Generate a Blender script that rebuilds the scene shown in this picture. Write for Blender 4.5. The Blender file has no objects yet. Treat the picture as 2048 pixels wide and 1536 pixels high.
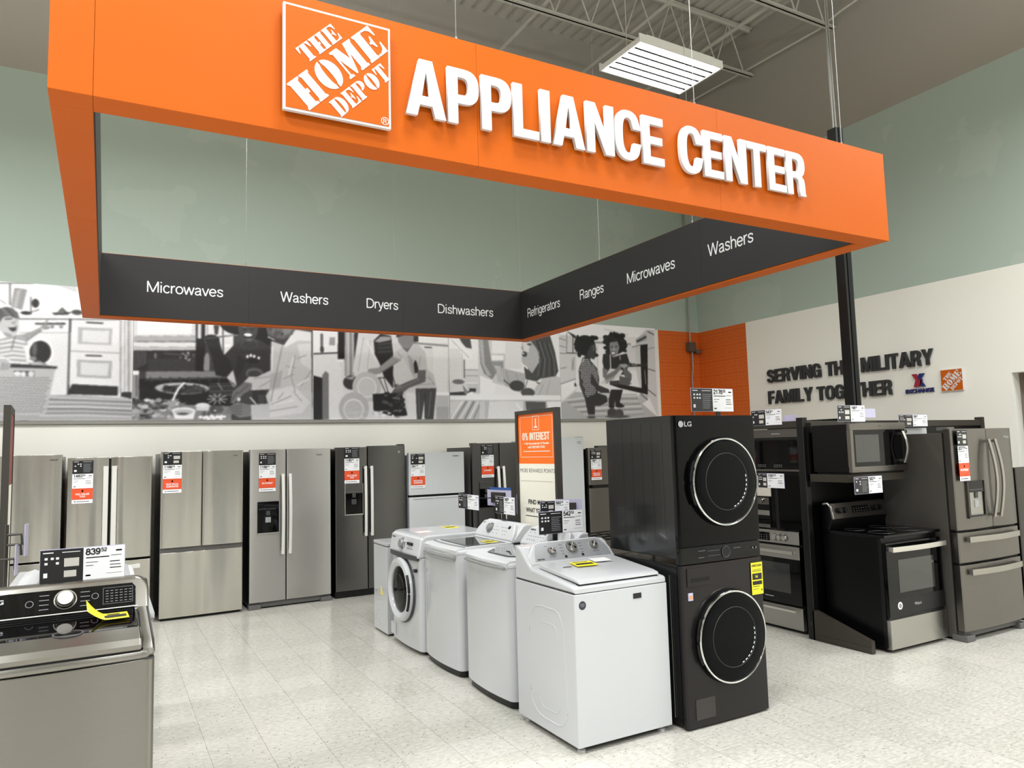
import bpy, bmesh, math, random
import numpy as np
from mathutils import Vector, Matrix
R = math.radians
random.seed(7)
S = bpy.context.scene
COL = S.collection

# ------------------------------------------------------------------ camera, world, lights, exposure
def make_camera():
    cd = bpy.data.cameras.new('camera'); cam = bpy.data.objects.new('camera', cd); COL.objects.link(cam)
    yaw, pitch, roll = R(29.0611), R(5.0958), R(-1.5130)
    f = Vector((math.sin(yaw) * math.cos(pitch), math.cos(yaw) * math.cos(pitch), math.sin(pitch)))
    r0 = Vector((math.cos(yaw), -math.sin(yaw), 0)); u0 = r0.cross(f)
    r = r0 * math.cos(roll) + u0 * math.sin(roll); u = u0 * math.cos(roll) - r0 * math.sin(roll)
    m = Matrix((r, u, -f)).transposed().to_4x4(); m.translation = (0, 0, 1.692)
    cam.matrix_world = m
    cd.sensor_width = 36; cd.lens = 36 * 1468.16 / 2048; cd.clip_start = .05; cd.clip_end = 100
    S.camera = cam
make_camera()
w = bpy.data.worlds.new('world'); S.world = w; w.use_nodes = True
w.node_tree.nodes['Background'].inputs[0].default_value = (1, .97, .92, 1)
w.node_tree.nodes['Background'].inputs[1].default_value = .05
S.view_settings.view_transform = 'Standard'; S.view_settings.look = 'None'
S.view_settings.gamma = 1; S.view_settings.use_curve_mapping = False
S.view_settings.exposure = 0.2
LAMP_W = 112.0
LAMP_COL = (.945, .98, 1.0)
# the store's other ceiling fixtures, all above or behind the camera's view
for x, y in [(1.3, 6.2), (-2.9, 6.2), (-7.1, 6.2), (5.5, 2.2), (1.3, 2.2), (-1.5, 1.2), (-7.1, 2.2), (8.3, 1.6),
             (5.5, -1.8), (1.3, -1.8), (-2.9, -1.8), (-7.1, -1.8), (5.5, -5.8), (1.3, -5.8), (-2.9, -5.8), (8.3, -3)]:
    ld = bpy.data.lights.new('ceiling_lamp', 'AREA'); ld.shape = 'RECTANGLE'; ld.size = 1.2; ld.size_y = .62
    ld.spread = R(163); ld.energy = LAMP_W * (1.3 if x < 0 else 1.0); ld.color = LAMP_COL
    lo = bpy.data.objects.new('ceiling_lamp', ld); COL.objects.link(lo); lo.location = (x, y, 6.0)
    lu = bpy.data.lights.new('ceiling_lamp_uplight', 'AREA'); lu.shape = 'RECTANGLE'; lu.size = 1.1; lu.size_y = .5
    lu.energy = LAMP_W * .52; lu.color = LAMP_COL
    lp = bpy.data.objects.new('ceiling_lamp_uplight', lu); COL.objects.link(lp); lp.location = (x, y, 6.12); lp.rotation_euler = (math.pi, 0, 0)

# ------------------------------------------------------------------ helpers
def lin(c):
    return tuple(((v / 255) / 12.92 if v / 255 <= .04045 else ((v / 255 + .055) / 1.055) ** 2.4) for v in c) + (1,)
class NT:
    def __init__(s, name):
        s.m = bpy.data.materials.new(name); s.m.use_nodes = True; s.t = s.m.node_tree
        s.b = s.t.nodes['Principled BSDF']
    def n(s, kind, **kw):
        nd = s.t.nodes.new('ShaderNode' + kind)
        for k, v in kw.items():
            if k[0] == 'i' and k[1:].isdigit(): s.put(nd.inputs[int(k[1:])], v)
            else: setattr(nd, k, v)
        return nd
    def put(s, sock, v):
        if isinstance(v, bpy.types.NodeSocket): s.t.links.new(v, sock)
        else: sock.default_value = v
    def math(s, op, a, b=0.0, c=None):
        nd = s.n('Math', operation=op); s.put(nd.inputs[0], a); s.put(nd.inputs[1], b)
        if c is not None: s.put(nd.inputs[2], c)
        return nd.outputs[0]
    def mix(s, f, a, b):
        nd = s.n('Mix', data_type='RGBA'); s.put(nd.inputs[0], f); s.put(nd.inputs[6], a); s.put(nd.inputs[7], b)
        return nd.outputs[2]
    def set(s, **kw):
        for k, v in kw.items(): s.put(s.b.inputs[k.replace('_', ' ')], v)
        return s
def M(name, rgb, rough=.5, metal=0.0, coat=0.0, spec=.5):
    t = NT(name); t.set(Base_Color=lin(rgb), Roughness=rough, Metallic=metal, Coat_Weight=coat, Specular_IOR_Level=spec)
    return t.m
def steel(name, rgb, rough=.3, wave=.35, sx=5.0, sz=.35, seed=0.0, an=.85, dist=.02):
    t = NT(name)
    co = t.n('TexCoord').outputs['Object']
    mp = t.n('Mapping'); t.put(mp.inputs[0], co); mp.inputs[1].default_value = (seed, seed * 2, seed * 3); mp.inputs[3].default_value = (sx, sx, sz)
    nz = t.n('TexNoise'); t.put(nz.inputs['Vector'], mp.outputs[0]); nz.inputs['Scale'].default_value = 1.0; nz.inputs['Detail'].default_value = .6
    mp2 = t.n('Mapping'); t.put(mp2.inputs[0], co); mp2.inputs[3].default_value = (3, 3, 900)
    n2 = t.n('TexNoise'); t.put(n2.inputs['Vector'], mp2.outputs[0]); n2.inputs['Scale'].default_value = 1.0
    bp = t.n('Bump'); bp.inputs['Strength'].default_value = wave; bp.inputs['Distance'].default_value = dist
    t.put(bp.inputs['Height'], nz.outputs['Fac'])
    v = t.math('MULTIPLY_ADD', n2.outputs['Fac'], .14, .93)
    hs = t.n('HueSaturation'); hs.inputs['Color'].default_value = lin(rgb); t.put(hs.inputs['Value'], v)
    tg = t.n('CombineXYZ', i2=1.0)     # brushed across, so reflections spread up and down
    t.set(Base_Color=hs.outputs[0], Roughness=rough, Metallic=1.0, Normal=bp.outputs[0], Anisotropic=an, Tangent=tg.outputs[0])
    return t.m
class MB:
    def __init__(s): s.bm = bmesh.new()
    def box(s, x0, x1, y0, y1, z0, z1, b=0.0, seg=2):
        r = bmesh.ops.create_cube(s.bm, size=1.0, matrix=Matrix.LocRotScale(Vector(((x0 + x1) / 2, (y0 + y1) / 2, (z0 + z1) / 2)), None, Vector((abs(x1 - x0), abs(y1 - y0), abs(z1 - z0)))))
        if b > 0:
            ed = {e for v in r['verts'] for e in v.link_edges}
            bmesh.ops.bevel(s.bm, geom=list(ed), offset=b, segments=seg, profile=.5, affect='EDGES', clamp_overlap=True)
        return s
    def tri(s, vs, fs):
        v = [s.bm.verts.new(p) for p in vs]
        for f in fs:
            try: s.bm.faces.new([v[i] for i in f])
            except ValueError: pass
        return s
    def prism(s, pts, plane, a, b, bev=0.0, seg=2):
        mp = {'xz': lambda p, t: (p[0], t, p[1]), 'xy': lambda p, t: (p[0], p[1], t), 'yz': lambda p, t: (t, p[0], p[1])}[plane]
        n = len(pts)
        A = [s.bm.verts.new(mp(p, a)) for p in pts]; B = [s.bm.verts.new(mp(p, b)) for p in pts]
        fs = [s.bm.faces.new(A), s.bm.faces.new(B[::-1])]
        for i in range(n): fs.append(s.bm.faces.new((A[i], B[i], B[(i + 1) % n], A[(i + 1) % n])))
        bmesh.ops.recalc_face_normals(s.bm, faces=fs)
        if bev > 0:
            ed = [e for e in set(fs[0].edges) | set(fs[1].edges)]
            bmesh.ops.bevel(s.bm, geom=ed, offset=bev, segments=seg, profile=.5, affect='EDGES', clamp_overlap=True)
        return s
    def tube(s, pts, r, n=10, cap=True):
        P = [Vector(p) for p in pts]; rings = []
        t0 = (P[1] - P[0]).normalized(); ref = Vector((0, 0, 1)) if abs(t0.z) < .9 else Vector((1, 0, 0))
        for i, p in enumerate(P):
            a = P[max(i - 1, 0)]; b = P[min(i + 1, len(P) - 1)]; t = (b - a).normalized()
            u = (ref - t * ref.dot(t)).normalized(); v = t.cross(u)
            rr = r[i] if isinstance(r, (list, tuple)) else r
            rings.append([s.bm.verts.new(p + (u * math.cos(q) + v * math.sin(q)) * rr) for q in [2 * math.pi * k / n for k in range(n)]])
        for A, B in zip(rings, rings[1:]):
            for k in range(n): s.bm.faces.new((A[k], A[(k + 1) % n], B[(k + 1) % n], B[k]))
        if cap: s.bm.faces.new(rings[0][::-1]); s.bm.faces.new(rings[-1])
        return s
    def lathe(s, prof, o, axis='y', n=40, cap=True):
        # prof: (radius, offset along axis); closed with caps where the radius is not zero
        o = Vector(o); rings = []
        for r, t in prof:
            ring = []
            for k in range(n):
                q = 2 * math.pi * k / n; c, d = r * math.cos(q), r * math.sin(q)
                ring.append(s.bm.verts.new(o + Vector({'y': (c, t, d), 'z': (c, d, t), 'x': (t, c, d)}[axis])))
            rings.append(ring)
        fs = []
        for A, B in zip(rings, rings[1:]):
            for k in range(n): fs.append(s.bm.faces.new((A[k], A[(k + 1) % n], B[(k + 1) % n], B[k])))
        if cap:
            fs.append(s.bm.faces.new(rings[0][::-1])); fs.append(s.bm.faces.new(rings[-1]))
        bmesh.ops.recalc_face_normals(s.bm, faces=fs)
        return s
    def ring(s, o, R_, r, axis='y', n=48, m=10, sq=1.0):
        o = Vector(o); rows = []
        for k in range(n):
            q = 2 * math.pi * k / n; row = []
            for j in range(m):
                a = 2 * math.pi * j / m; rr = R_ + r * math.cos(a); t = r * sq * math.sin(a); c, d = rr * math.cos(q), rr * math.sin(q)
                row.append(s.bm.verts.new(o + Vector({'y': (c, t, d), 'z': (c, d, t), 'x': (t, c, d)}[axis])))
            rows.append(row)
        fs = []
        for k in range(n):
            A, B = rows[k], rows[(k + 1) % n]
            for j in range(m): fs.append(s.bm.faces.new((A[j], A[(j + 1) % m], B[(j + 1) % m], B[j])))
        bmesh.ops.recalc_face_normals(s.bm, faces=fs)
        return s
    def bulge(s, x0, x1, z0, z1, yb, yf, bul=.01, r=.012, nb=0.004):
        # an upright panel whose front (towards -y) is gently convex in plan, with rounded vertical edges
        pts = []; N = 14; xm = (x0 + x1) / 2; hw = (x1 - x0) / 2
        def fr(x): return yf - bul * (1 - ((x - xm) / hw) ** 2)
        pts.append((x0, yb))
        for k in range(5):
            a = k / 4 * math.pi / 2; x = x0 + r * (1 - math.cos(a)); pts.append((x, fr(x0 + r) + r * (1 - math.sin(a))))
        for k in range(1, N):
            x = x0 + r + (x1 - x0 - 2 * r) * k / N; pts.append((x, fr(x)))
        for k in range(5):
            a = (4 - k) / 4 * math.pi / 2; x = x1 - r * (1 - math.cos(a)); pts.append((x, fr(x1 - r) + r * (1 - math.sin(a))))
        pts.append((x1, yb))
        return s.prism(pts, 'xy', z0, z1, nb, 2)
    def rot(s, m):
        bmesh.ops.transform(s.bm, matrix=m, verts=s.bm.verts); return s
def link(name, me, mat, parent):
    o = bpy.data.objects.new(name, me); COL.objects.link(o)
    if mat: me.materials.append(mat)
    if parent: o.parent = parent
    return o
def obj(name, mb, mat, parent=None, smooth=True, ang=32):
    me = bpy.data.meshes.new(name); mb.bm.to_mesh(me); mb.bm.free()
    o = link(name, me, mat, parent)
    if smooth:
        me.polygons.foreach_set('use_smooth', [True] * len(me.polygons)); me.set_sharp_from_angle(angle=R(ang))
        wn = o.modifiers.new('wn', 'WEIGHTED_NORMAL'); wn.keep_sharp = True
    return o
def box(name, x0, x1, y0, y1, z0, z1, mat, parent=None, b=0.0, seg=2):
    return obj(name, MB().box(x0, x1, y0, y1, z0, z1, b, seg), mat, parent, smooth=b > 0)
def tag(o, label=None, cat=None, group=None, kind=None):
    for k, v in (('label', label), ('category', cat), ('group', group), ('kind', kind)):
        if v: o[k] = v
    return o
def thing(name, label, cat, loc=(0, 0, 0), rz=0, group=None):
    o = bpy.data.objects.new(name, None); COL.objects.link(o); o.empty_display_size = .1
    o.location = loc; o.rotation_euler = (0, 0, R(rz)); return tag(o, label, cat, group)
def struct(o): o['kind'] = 'structure'; return o
FRONT = Matrix(((1, 0, 0, 0), (0, 0, -1, 0), (0, 1, 0, 0), (0, 0, 0, 1)))     # drawn in xy, stands up facing -y
def curve_mesh(cu):
    o = bpy.data.objects.new('tmp', cu); COL.objects.link(o)
    dg = bpy.context.evaluated_depsgraph_get(); dg.update()
    me = bpy.data.meshes.new_from_object(o.evaluated_get(dg)); bpy.data.objects.remove(o); bpy.data.curves.remove(cu)
    return me
def text(body, size, mat, parent, loc, ext=.0004, off=0.0, xs=1.0, align='LEFT', m=FRONT, name='lettering', valign='BOTTOM_BASELINE', width=None):
    cu = bpy.data.curves.new('tmp', 'FONT'); cu.body = body; cu.size = size; cu.extrude = ext; cu.offset = off; cu.align_x = align; cu.align_y = valign
    cu.resolution_u = 3
    me = curve_mesh(cu)
    if width:
        xsv = [v.co.x for v in me.vertices]; xs = width / (max(xsv) - min(xsv)); x0 = min(xsv) if align == 'LEFT' else 0
        for v in me.vertices: v.co.x -= x0
    me.transform(Matrix.Translation(Vector(loc)) @ m @ Matrix.Diagonal((xs, 1, 1, 1)))
    me.name = name; me.materials.clear()
    return link(name, me, mat, parent)
def shape(conts, depth, m, name, mat, parent, bev=0.0):
    # filled outlines (even-odd holes) drawn in xy and extruded by depth towards +z, then placed by m
    cu = bpy.data.curves.new('tmp', 'CURVE'); cu.dimensions = '2D'; cu.fill_mode = 'BOTH'; cu.extrude = depth / 2; cu.bevel_depth = bev
    for c in conts:
        sp = cu.splines.new('POLY'); sp.points.add(len(c) - 1); sp.use_cyclic_u = True
        for p, q in zip(sp.points, c): p.co = (q[0], q[1], 0, 1)
    me = curve_mesh(cu); me.transform(m @ Matrix.Translation((0, 0, depth / 2))); me.name = name; me.materials.clear()
    return link(name, me, mat, parent)
def arc(cx, cy, rx, ry, a0, a1, n=10, e=2.0):
    o = []
    for k in range(n + 1):
        a = R(a0 + (a1 - a0) * k / n); c, s_ = math.cos(a), math.sin(a)
        o.append((cx + rx * math.copysign(abs(c) ** (2 / e), c), cy + ry * math.copysign(abs(s_) ** (2 / e), s_)))
    return o
def stroke(pts, w):
    P = [Vector(p) for p in pts]; L_, R_ = [], []
    for i, p in enumerate(P):
        t = (P[min(i + 1, len(P) - 1)] - P[max(i - 1, 0)]).normalized(); n = Vector((-t.y, t.x)) * w / 2
        L_.append(tuple(p + n)); R_.append(tuple(p - n))
    return L_ + R_[::-1]
# bold condensed capitals, height 1, drawn to a given width
def glyph(ch):
    s, t = .19, .16
    if ch == 'A': w = .74; c = [[(0, 0), (.205, 0), (.255, .2), (.485, .2), (.535, 0), (w, 0), (.49, 1), (.25, 1)], [(.293, .355), (.447, .355), (.37, .79)]]
    elif ch == 'P': w = .6; c = [[(0, 0), (s, 0), (s, .37)] + arc(.3, .685, .3, .315, -90, 90, 14, 2.6) + [(0, 1)], [(s, .525)] + arc(.27, .685, .125, .16, -90, 90, 10, 2.6) + [(s, .845)]]
    elif ch == 'L': w = .53; c = [[(0, 0), (w, 0), (w, t), (s, t), (s, 1), (0, 1)]]
    elif ch == 'I': w = .205; c = [[(0, 0), (w, 0), (w, 1), (0, 1)]]
    elif ch == 'N': w = .65; c = [[(0, 0), (.19, 0), (.19, .6), (.44, 0), (w, 0), (w, 1), (.46, 1), (.46, .4), (.21, 1), (0, 1)]]
    elif ch in 'CG':
        w = .64; o = arc(w / 2, .5, w / 2, .51, 24, 336, 40, 2.5); i = arc(w / 2, .5, w / 2 - s, .51 - .15, 336, 24, 32, 2.5)
        if ch == 'C': c = [[(w, .645)] + o[2:-2] + [(w, .355), (w - s, .355)] + i[3:-3] + [(w - s, .645)]]
        else:
            o = arc(w / 2, .5, w / 2, .51, 24, 290, 36, 2.5); i = arc(w / 2, .5, w / 2 - s, .36, 325, 24, 32, 2.5)
            c = [[(w, .645)] + o[2:] + [(w - .13, .08), (w - .11, 0), (w, 0), (w, .54), (.34, .54), (.34, .39), (w - s, .39)] + i[1:-3] + [(w - s, .645)]]
    elif ch == 'O': w = .66; c = [arc(w / 2, .5, w / 2, .51, 0, 351, 39, 2.5), arc(w / 2, .5, w / 2 - s, .36, 0, 350, 35, 2.5)]
    elif ch == 'E': w = .55; c = [[(0, 0), (w, 0), (w, t), (s, t), (s, .43), (.51, .43), (.51, .585), (s, .585), (s, 1 - t), (.54, 1 - t), (.54, 1), (0, 1)]]
    elif ch == 'F': w = .53; c = [[(0, 0), (s, 0), (s, .41), (.49, .41), (.49, .57), (s, .57), (s, 1 - t), (w, 1 - t), (w, 1), (0, 1)]]
    elif ch == 'T': w = .6; c = [[(.2, 0), (.4, 0), (.4, 1 - t), (w, 1 - t), (w, 1), (0, 1), (0, 1 - t), (.2, 1 - t)]]
    elif ch == 'H': w = .64; c = [[(0, 0), (s, 0), (s, .42), (w - s, .42), (w - s, 0), (w, 0), (w, 1), (w - s, 1), (w - s, .585), (s, .585), (s, 1), (0, 1)]]
    elif ch == 'M': w = .84; c = [[(0, 0), (.18, 0), (.18, .66), (.34, 0), (.5, 0), (.66, .66), (.66, 0), (w, 0), (w, 1), (.57, 1), (.42, .42), (.27, 1), (0, 1)]]
    elif ch == 'V': w = .7; c = [[(.24, 0), (.46, 0), (w, 1), (.49, 1), (.35, .32), (.21, 1), (0, 1)]]
    elif ch == 'Y': w = .7; c = [[(.25, 0), (.45, 0), (.45, .38), (w, 1), (.48, 1), (.35, .6), (.22, 1), (0, 1), (.25, .38)]]
    elif ch == 'R': w = .63; c = [[(0, 0), (s, 0), (s, .4), (.29, .4)] + [(.36, .37), (.39, .3), (.4, .12), (.43, 0), (w, 0), (.6, .06), (.59, .27), (.57, .38), (.5, .455), (.57, .53)] + arc(.31, .71, .3, .29, -10, 90, 10, 2.6) + [(0, 1)], [(s, .55)] + arc(.27, .698, .135, .148, -90, 90, 10, 2.6) + [(s, .845)]]
    elif ch == 'S':
        w = .6; p = [(.5, .69), (.485, .82), (.41, .9), (.3, .925), (.19, .9), (.115, .82), (.11, .72), (.15, .63), (.25, .56), (.36, .49), (.46, .41), (.5, .3), (.485, .18), (.41, .1), (.3, .075), (.19, .1), (.115, .18), (.1, .31)]
        c = [stroke(p, .185)]
    elif ch == 'W': w = .95; c = [[(.16, 0), (.36, 0), (.475, .6), (.59, 0), (.79, 0), (w, 1), (.76, 1), (.68, .36), (.57, 1), (.38, 1), (.27, .36), (.19, 1), (0, 1)]]
    elif ch == '0': w = .56; c = [arc(w / 2, .5, w / 2, .51, 0, 351, 30, 2.5), arc(w / 2, .5, w / 2 - .19, .36, 0, 350, 25, 2.5)]
    elif ch == '%': w = .8; c = [arc(.2, .73, .2, .28, 0, 345, 20), arc(.2, .73, .08, .15, 0, 345, 16), arc(.6, .27, .2, .28, 0, 345, 20), arc(.6, .27, .08, .15, 0, 345, 16), [(.2, 0), (.3, 0), (.6, 1), (.5, 1)]]
    else: w = .28; c = []
    return w, c
def caps(body, x, y, hgt, depth, m, mat, parent, gap=.05, width=None, name='letter', bev=0.0, one=False):
    ws = [glyph(ch)[0] for ch in body]; tot = sum(ws) + gap * (len(ws) - 1)
    k = width / (tot * hgt) if width else 1.0; allc = []
    for ch in body:
        w_, cs = glyph(ch)
        cs = [[(x + p[0] * hgt * k, y + p[1] * hgt) for p in c] for c in cs]
        if cs and not one: shape(cs, depth, m, name, mat, parent, bev)
        allc += cs; x += (w_ + gap) * hgt * k
    if one: shape(allc, depth, m, name, mat, parent, bev)
# slab stencil letters of the square emblem, unit boxes
def stencil(ch):
    sr = lambda x0, x1, a, b: [(x0, 0), (x1, 0), (x1, .06), (x1 - b, .11), (x1 - b, .89), (x1, .94), (x1, 1), (x0, 1), (x0, .94), (x0 + a, .89), (x0 + a, .11), (x0, .06)]
    if ch == 'H':
        l = [(0, 0), (.53, 0), (.53, .06), (.43, .11), (.43, .42), (.53, .42), (.53, .56), (.43, .56), (.43, .89), (.53, .94), (.53, 1), (0, 1), (0, .94), (.06, .89), (.06, .11), (0, .06)]
        return [l, sr(.57, 1, .05, .06)]
    if ch == 'O':
        L_ = arc(.5, .5, .5, .5, 95, 265, 20); i1 = arc(.46, .5, .07, .36, 265, 95, 14)
        R_ = arc(.5, .5, .5, .5, -85, 85, 20); i2 = arc(.54, .5, .07, .36, 85, -85, 14)
        return [L_ + i1, R_ + i2]
    if ch == 'M': return [[(0, 1), (.35, 1), (.53, .5), (.66, 1), (1, 1), (1, .94), (.95, .89), (.95, .11), (1, .06), (1, 0), (.6, 0), (.6, .06), (.66, .11), (.66, .62), (.43, .02), (.37, .02), (.15, .66), (.15, .11), (.24, .06), (.24, 0), (0, 0), (0, .06), (.08, .11), (.08, .89), (0, .94)]]
    if ch == 'E':
        up = [(.53, 1), (1, 1), (1, .63), (.95, .63), (.86, .84), (.72, .92), (.53, .93)]
        return [sr(0, .5, .06, .05), up, [(x, 1 - y) for x, y in up], [(.53, .47), (.62, .45), (.7, .3), (.75, .3), (.75, .7), (.7, .7), (.62, .55), (.53, .53)]]
    if ch == 'T':
        a = [(0, 1), (.27, 1), (.27, .93), (.17, .88), (.06, .62), (0, .62)]
        return [[(.22, 0), (.78, 0), (.78, .06), (.69, .11), (.69, 1), (.31, 1), (.31, .11), (.22, .06)], a, [(1 - x, y) for x, y in a]]
    if ch == 'D': return [sr(0, .48, .06, .05), arc(.52, .5, .48, .5, -90, 90, 18) + arc(.54, .5, .1, .4, 90, -90, 12)]
    if ch == 'P': return [sr(0, .5, .06, .06), arc(.54, .71, .46, .29, -90, 90, 14) + arc(.56, .71, .1, .19, 90, -90, 10)]
    return []
def emblem(parent, cx, cz, side, y, base_mat, white, depth, lead=.0):
    # the square emblem standing in local xz facing -y; board, white border, stencil words on the diagonal
    h_ = side / 2
    box('emblem_board', cx - h_, cx + h_, y - depth, y, cz - h_, cz + h_, white, parent, b=.003 if side > .3 else .001)
    b2 = h_ * .955
    box('emblem_field', cx - b2, cx + b2, y - depth - .0015, y - depth + .001, cz - b2, cz + b2, base_mat, parent)
    k = side / .472; cs = []
    for word, u0, u1, v0, v1, wts in (('HOME', -.248, .248, -.068, .067, (1, .93, 1.06, .9)), ('THE', -.106, .106, .084, .158, (.95, 1.05, .85)), ('DEPOT', -.152, .175, -.166, -.088, (1, .85, .9, 1, .85))):
        tot = sum(wts); gap = .012 if word == 'HOME' else .007; un = (u1 - u0 - gap * (len(word) - 1)) / tot; u = u0
        for ch, wt in zip(word, wts):
            for c in stencil(ch):
                cs.append([(u + p[0] * wt * un, v0 + p[1] * (v1 - v0)) for p in c])
            u += wt * un + gap
    q = math.sqrt(.5) * k
    cs = [[(cx + (u_ - v_) * q, cz + (u_ + v_) * q) for u_, v_ in c] for c in cs]
    # keep the words inside the square
    lim = h_ * .985
    cs = [[(min(max(px, cx - lim), cx + lim), min(max(pz, cz - lim), cz + lim)) for px, pz in c] for c in cs]
    shape(cs, .0015, Matrix.Translation((0, y - depth - .0015, 0)) @ FRONT, 'emblem_lettering', white, parent)
# single-line sans letters (points on a path), x-height .52, cap height .73, drawn with a constant pen
def pen(ch):
    A = arc
    if ch == 'M': return .86, [[(.08, 0), (.08, .73)], [(.08, .73), (.43, .02)], [(.43, .02), (.78, .73)], [(.78, .73), (.78, 0)]]
    if ch == 'W': return .98, [[(.04, .73), (.26, 0)], [(.26, 0), (.49, .73)], [(.49, .73), (.72, 0)], [(.72, 0), (.94, .73)]]
    if ch == 'D': return .74, [[(.09, 0), (.09, .73)], [(.09, .697), (.3, .697)] + A(.3, .365, .37, .332, 88, -88, 14, 2.3) + [(.3, .033), (.09, .033)]]
    if ch == 'R': return .7, [[(.09, 0), (.09, .73)], [(.09, .697), (.4, .697)] + A(.4, .53, .2, .167, 85, -85, 10) + [(.4, .363), (.09, .363)], [(.38, .363), (.5, .34), (.57, .25), (.58, .1), (.62, 0)]]
    if ch == 'i': return .24, [[(.12, 0), (.12, .52)], [(.12, .65), (.12, .73)]]
    if ch == 'c': return .5, [A(.27, .26, .215, .235, 38, 322, 22)]
    if ch == 'e': return .55, [A(.275, .26, .22, .235, 0, 322, 24), [(.06, .265), (.495, .265)]]
    if ch == 'o': return .56, [A(.28, .26, .225, .235, 0, 360, 26)]
    if ch == 'r': return .35, [[(.085, 0), (.085, .52)], [(.085, .3), (.13, .43), (.22, .49), (.33, .49)]]
    if ch == 'n': return .54, [[(.085, 0), (.085, .52)], [(.085, .34)] + A(.27, .32, .18, .17, 170, 0, 12) + [(.45, 0)]]
    if ch == 'h': return .54, [[(.085, 0), (.085, .73)], [(.085, .34)] + A(.27, .32, .18, .17, 170, 0, 12) + [(.45, 0)]]
    if ch == 's': return .5, [[(.43, .38), (.39, .46), (.25, .495), (.12, .46), (.09, .38), (.13, .31), (.25, .265), (.38, .22), (.43, .14), (.39, .06), (.25, .025), (.1, .06), (.06, .15)]]
    if ch == 'a': return .54, [[(.08, .38), (.13, .46), (.26, .495), (.39, .46), (.42, .38), (.42, .1), (.45, .03), (.51, .03)], [(.42, .3), (.25, .265), (.11, .22), (.07, .13), (.12, .05), (.24, .025), (.36, .07), (.42, .16)]]
    if ch == 'w': return .76, [[(.03, .52), (.2, 0)], [(.2, 0), (.38, .52)], [(.38, .52), (.56, 0)], [(.56, 0), (.73, .52)]]
    if ch == 'v': return .5, [[(.03, .52), (.25, 0)], [(.25, 0), (.47, .52)]]
    if ch == 'y': return .5, [[(.03, .52), (.25, .02)], [(.47, .52), (.25, -.04), (.18, -.16), (.05, -.18)]]
    if ch == 'g': return .56, [A(.27, .27, .21, .225, 0, 360, 24), [(.48, .52), (.48, -.02), (.43, -.15), (.27, -.19), (.12, -.15), (.08, -.07)]]
    if ch == 'f': return .28, [[(.12, 0), (.12, .6), (.16, .69), (.27, .71)], [(.02, .49), (.26, .49)]]
    if ch == 't': return .29, [[(.12, .66), (.12, .1), (.16, .03), (.26, .03)], [(.02, .49), (.26, .49)]]
    if ch == '0': return .56, [A(.28, .365, .21, .33, 0, 360, 26, 2.3)]
    if ch == '1': return .56, [[(.12, .55), (.24, .6), (.3, .73)], [(.3, .73), (.3, 0)]]
    if ch == '2': return .56, [[(.08, .52), (.1, .64), (.2, .695), (.36, .69), (.46, .6), (.46, .47), (.38, .36), (.2, .22), (.08, .08), (.07, .035)], [(.06, .035), (.5, .035)]]
    if ch == '3': return .56, [[(.08, .56), (.14, .67), (.28, .695), (.42, .65), (.46, .54), (.4, .42), (.27, .385)], [(.27, .385), (.43, .34), (.5, .21), (.43, .08), (.28, .03), (.13, .07), (.06, .2)]]
    if ch == '4': return .56, [[(.38, 0), (.38, .73)], [(.38, .72), (.05, .2)], [(.03, .19), (.52, .19)]]
    if ch == '5': return .56, [[(.46, .695), (.14, .695)], [(.14, .71), (.1, .36)], [(.1, .37), (.22, .45), (.37, .44), (.48, .34), (.48, .16), (.38, .05), (.24, .03), (.11, .07), (.06, .18)]]
    if ch == '6': return .56, [[(.47, .56), (.42, .67), (.28, .695), (.14, .62), (.08, .4), (.09, .22)], A(.28, .235, .2, .205, 0, 360, 22)]
    if ch == '7': return .56, [[(.06, .695), (.5, .695)], [(.49, .69), (.34, .42), (.22, 0)]]
    if ch == '8': return .56, [A(.28, .54, .17, .155, 0, 360, 20), A(.28, .215, .215, .185, 0, 360, 22)]
    if ch == '9': return .56, [A(.28, .495, .2, .2, 0, 360, 22), [(.48, .5), (.47, .3), (.4, .1), (.28, .035), (.14, .06), (.09, .16)]]
    return .28, []
def pens(body, size, mat, parent, loc, width=None, m=FRONT, wgt=.085, name='word', d=.0008, xs=1.0):
    ws = [pen(c)[0] for c in body]; k = width / (sum(ws) * size) if width else xs; x = 0; mb = MB(); bm = mb.bm; step = 0
    for ch, w_ in zip(body, ws):
        for p in pen(ch)[1]:
            P = [Vector(((x + a) * size * k, b * size)) for a, b in p]; closed = (P[0] - P[-1]).length < 1e-6
            if closed: P = P[:-1]
            hw = wgt * size / 2; n = len(P); ra, rb = [], []; z = d + step * 2e-6; step += 1
            for i, q in enumerate(P):
                a = P[i - 1] if (i > 0 or closed) else q; b = P[(i + 1) % n] if (i < n - 1 or closed) else q
                t = (b - a).normalized(); nn = Vector((-t.y, t.x)) * hw
                ra.append(bm.verts.new((q.x + nn.x, q.y + nn.y, z))); rb.append(bm.verts.new((q.x - nn.x, q.y - nn.y, z)))
            for i in range(n if closed else n - 1): j = (i + 1) % n; bm.faces.new((ra[i], rb[i], rb[j], ra[j]))
        x += w_
    mb.rot(Matrix.Translation(Vector(loc)) @ m)
    return obj(name, mb, mat, parent, smooth=False)
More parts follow.
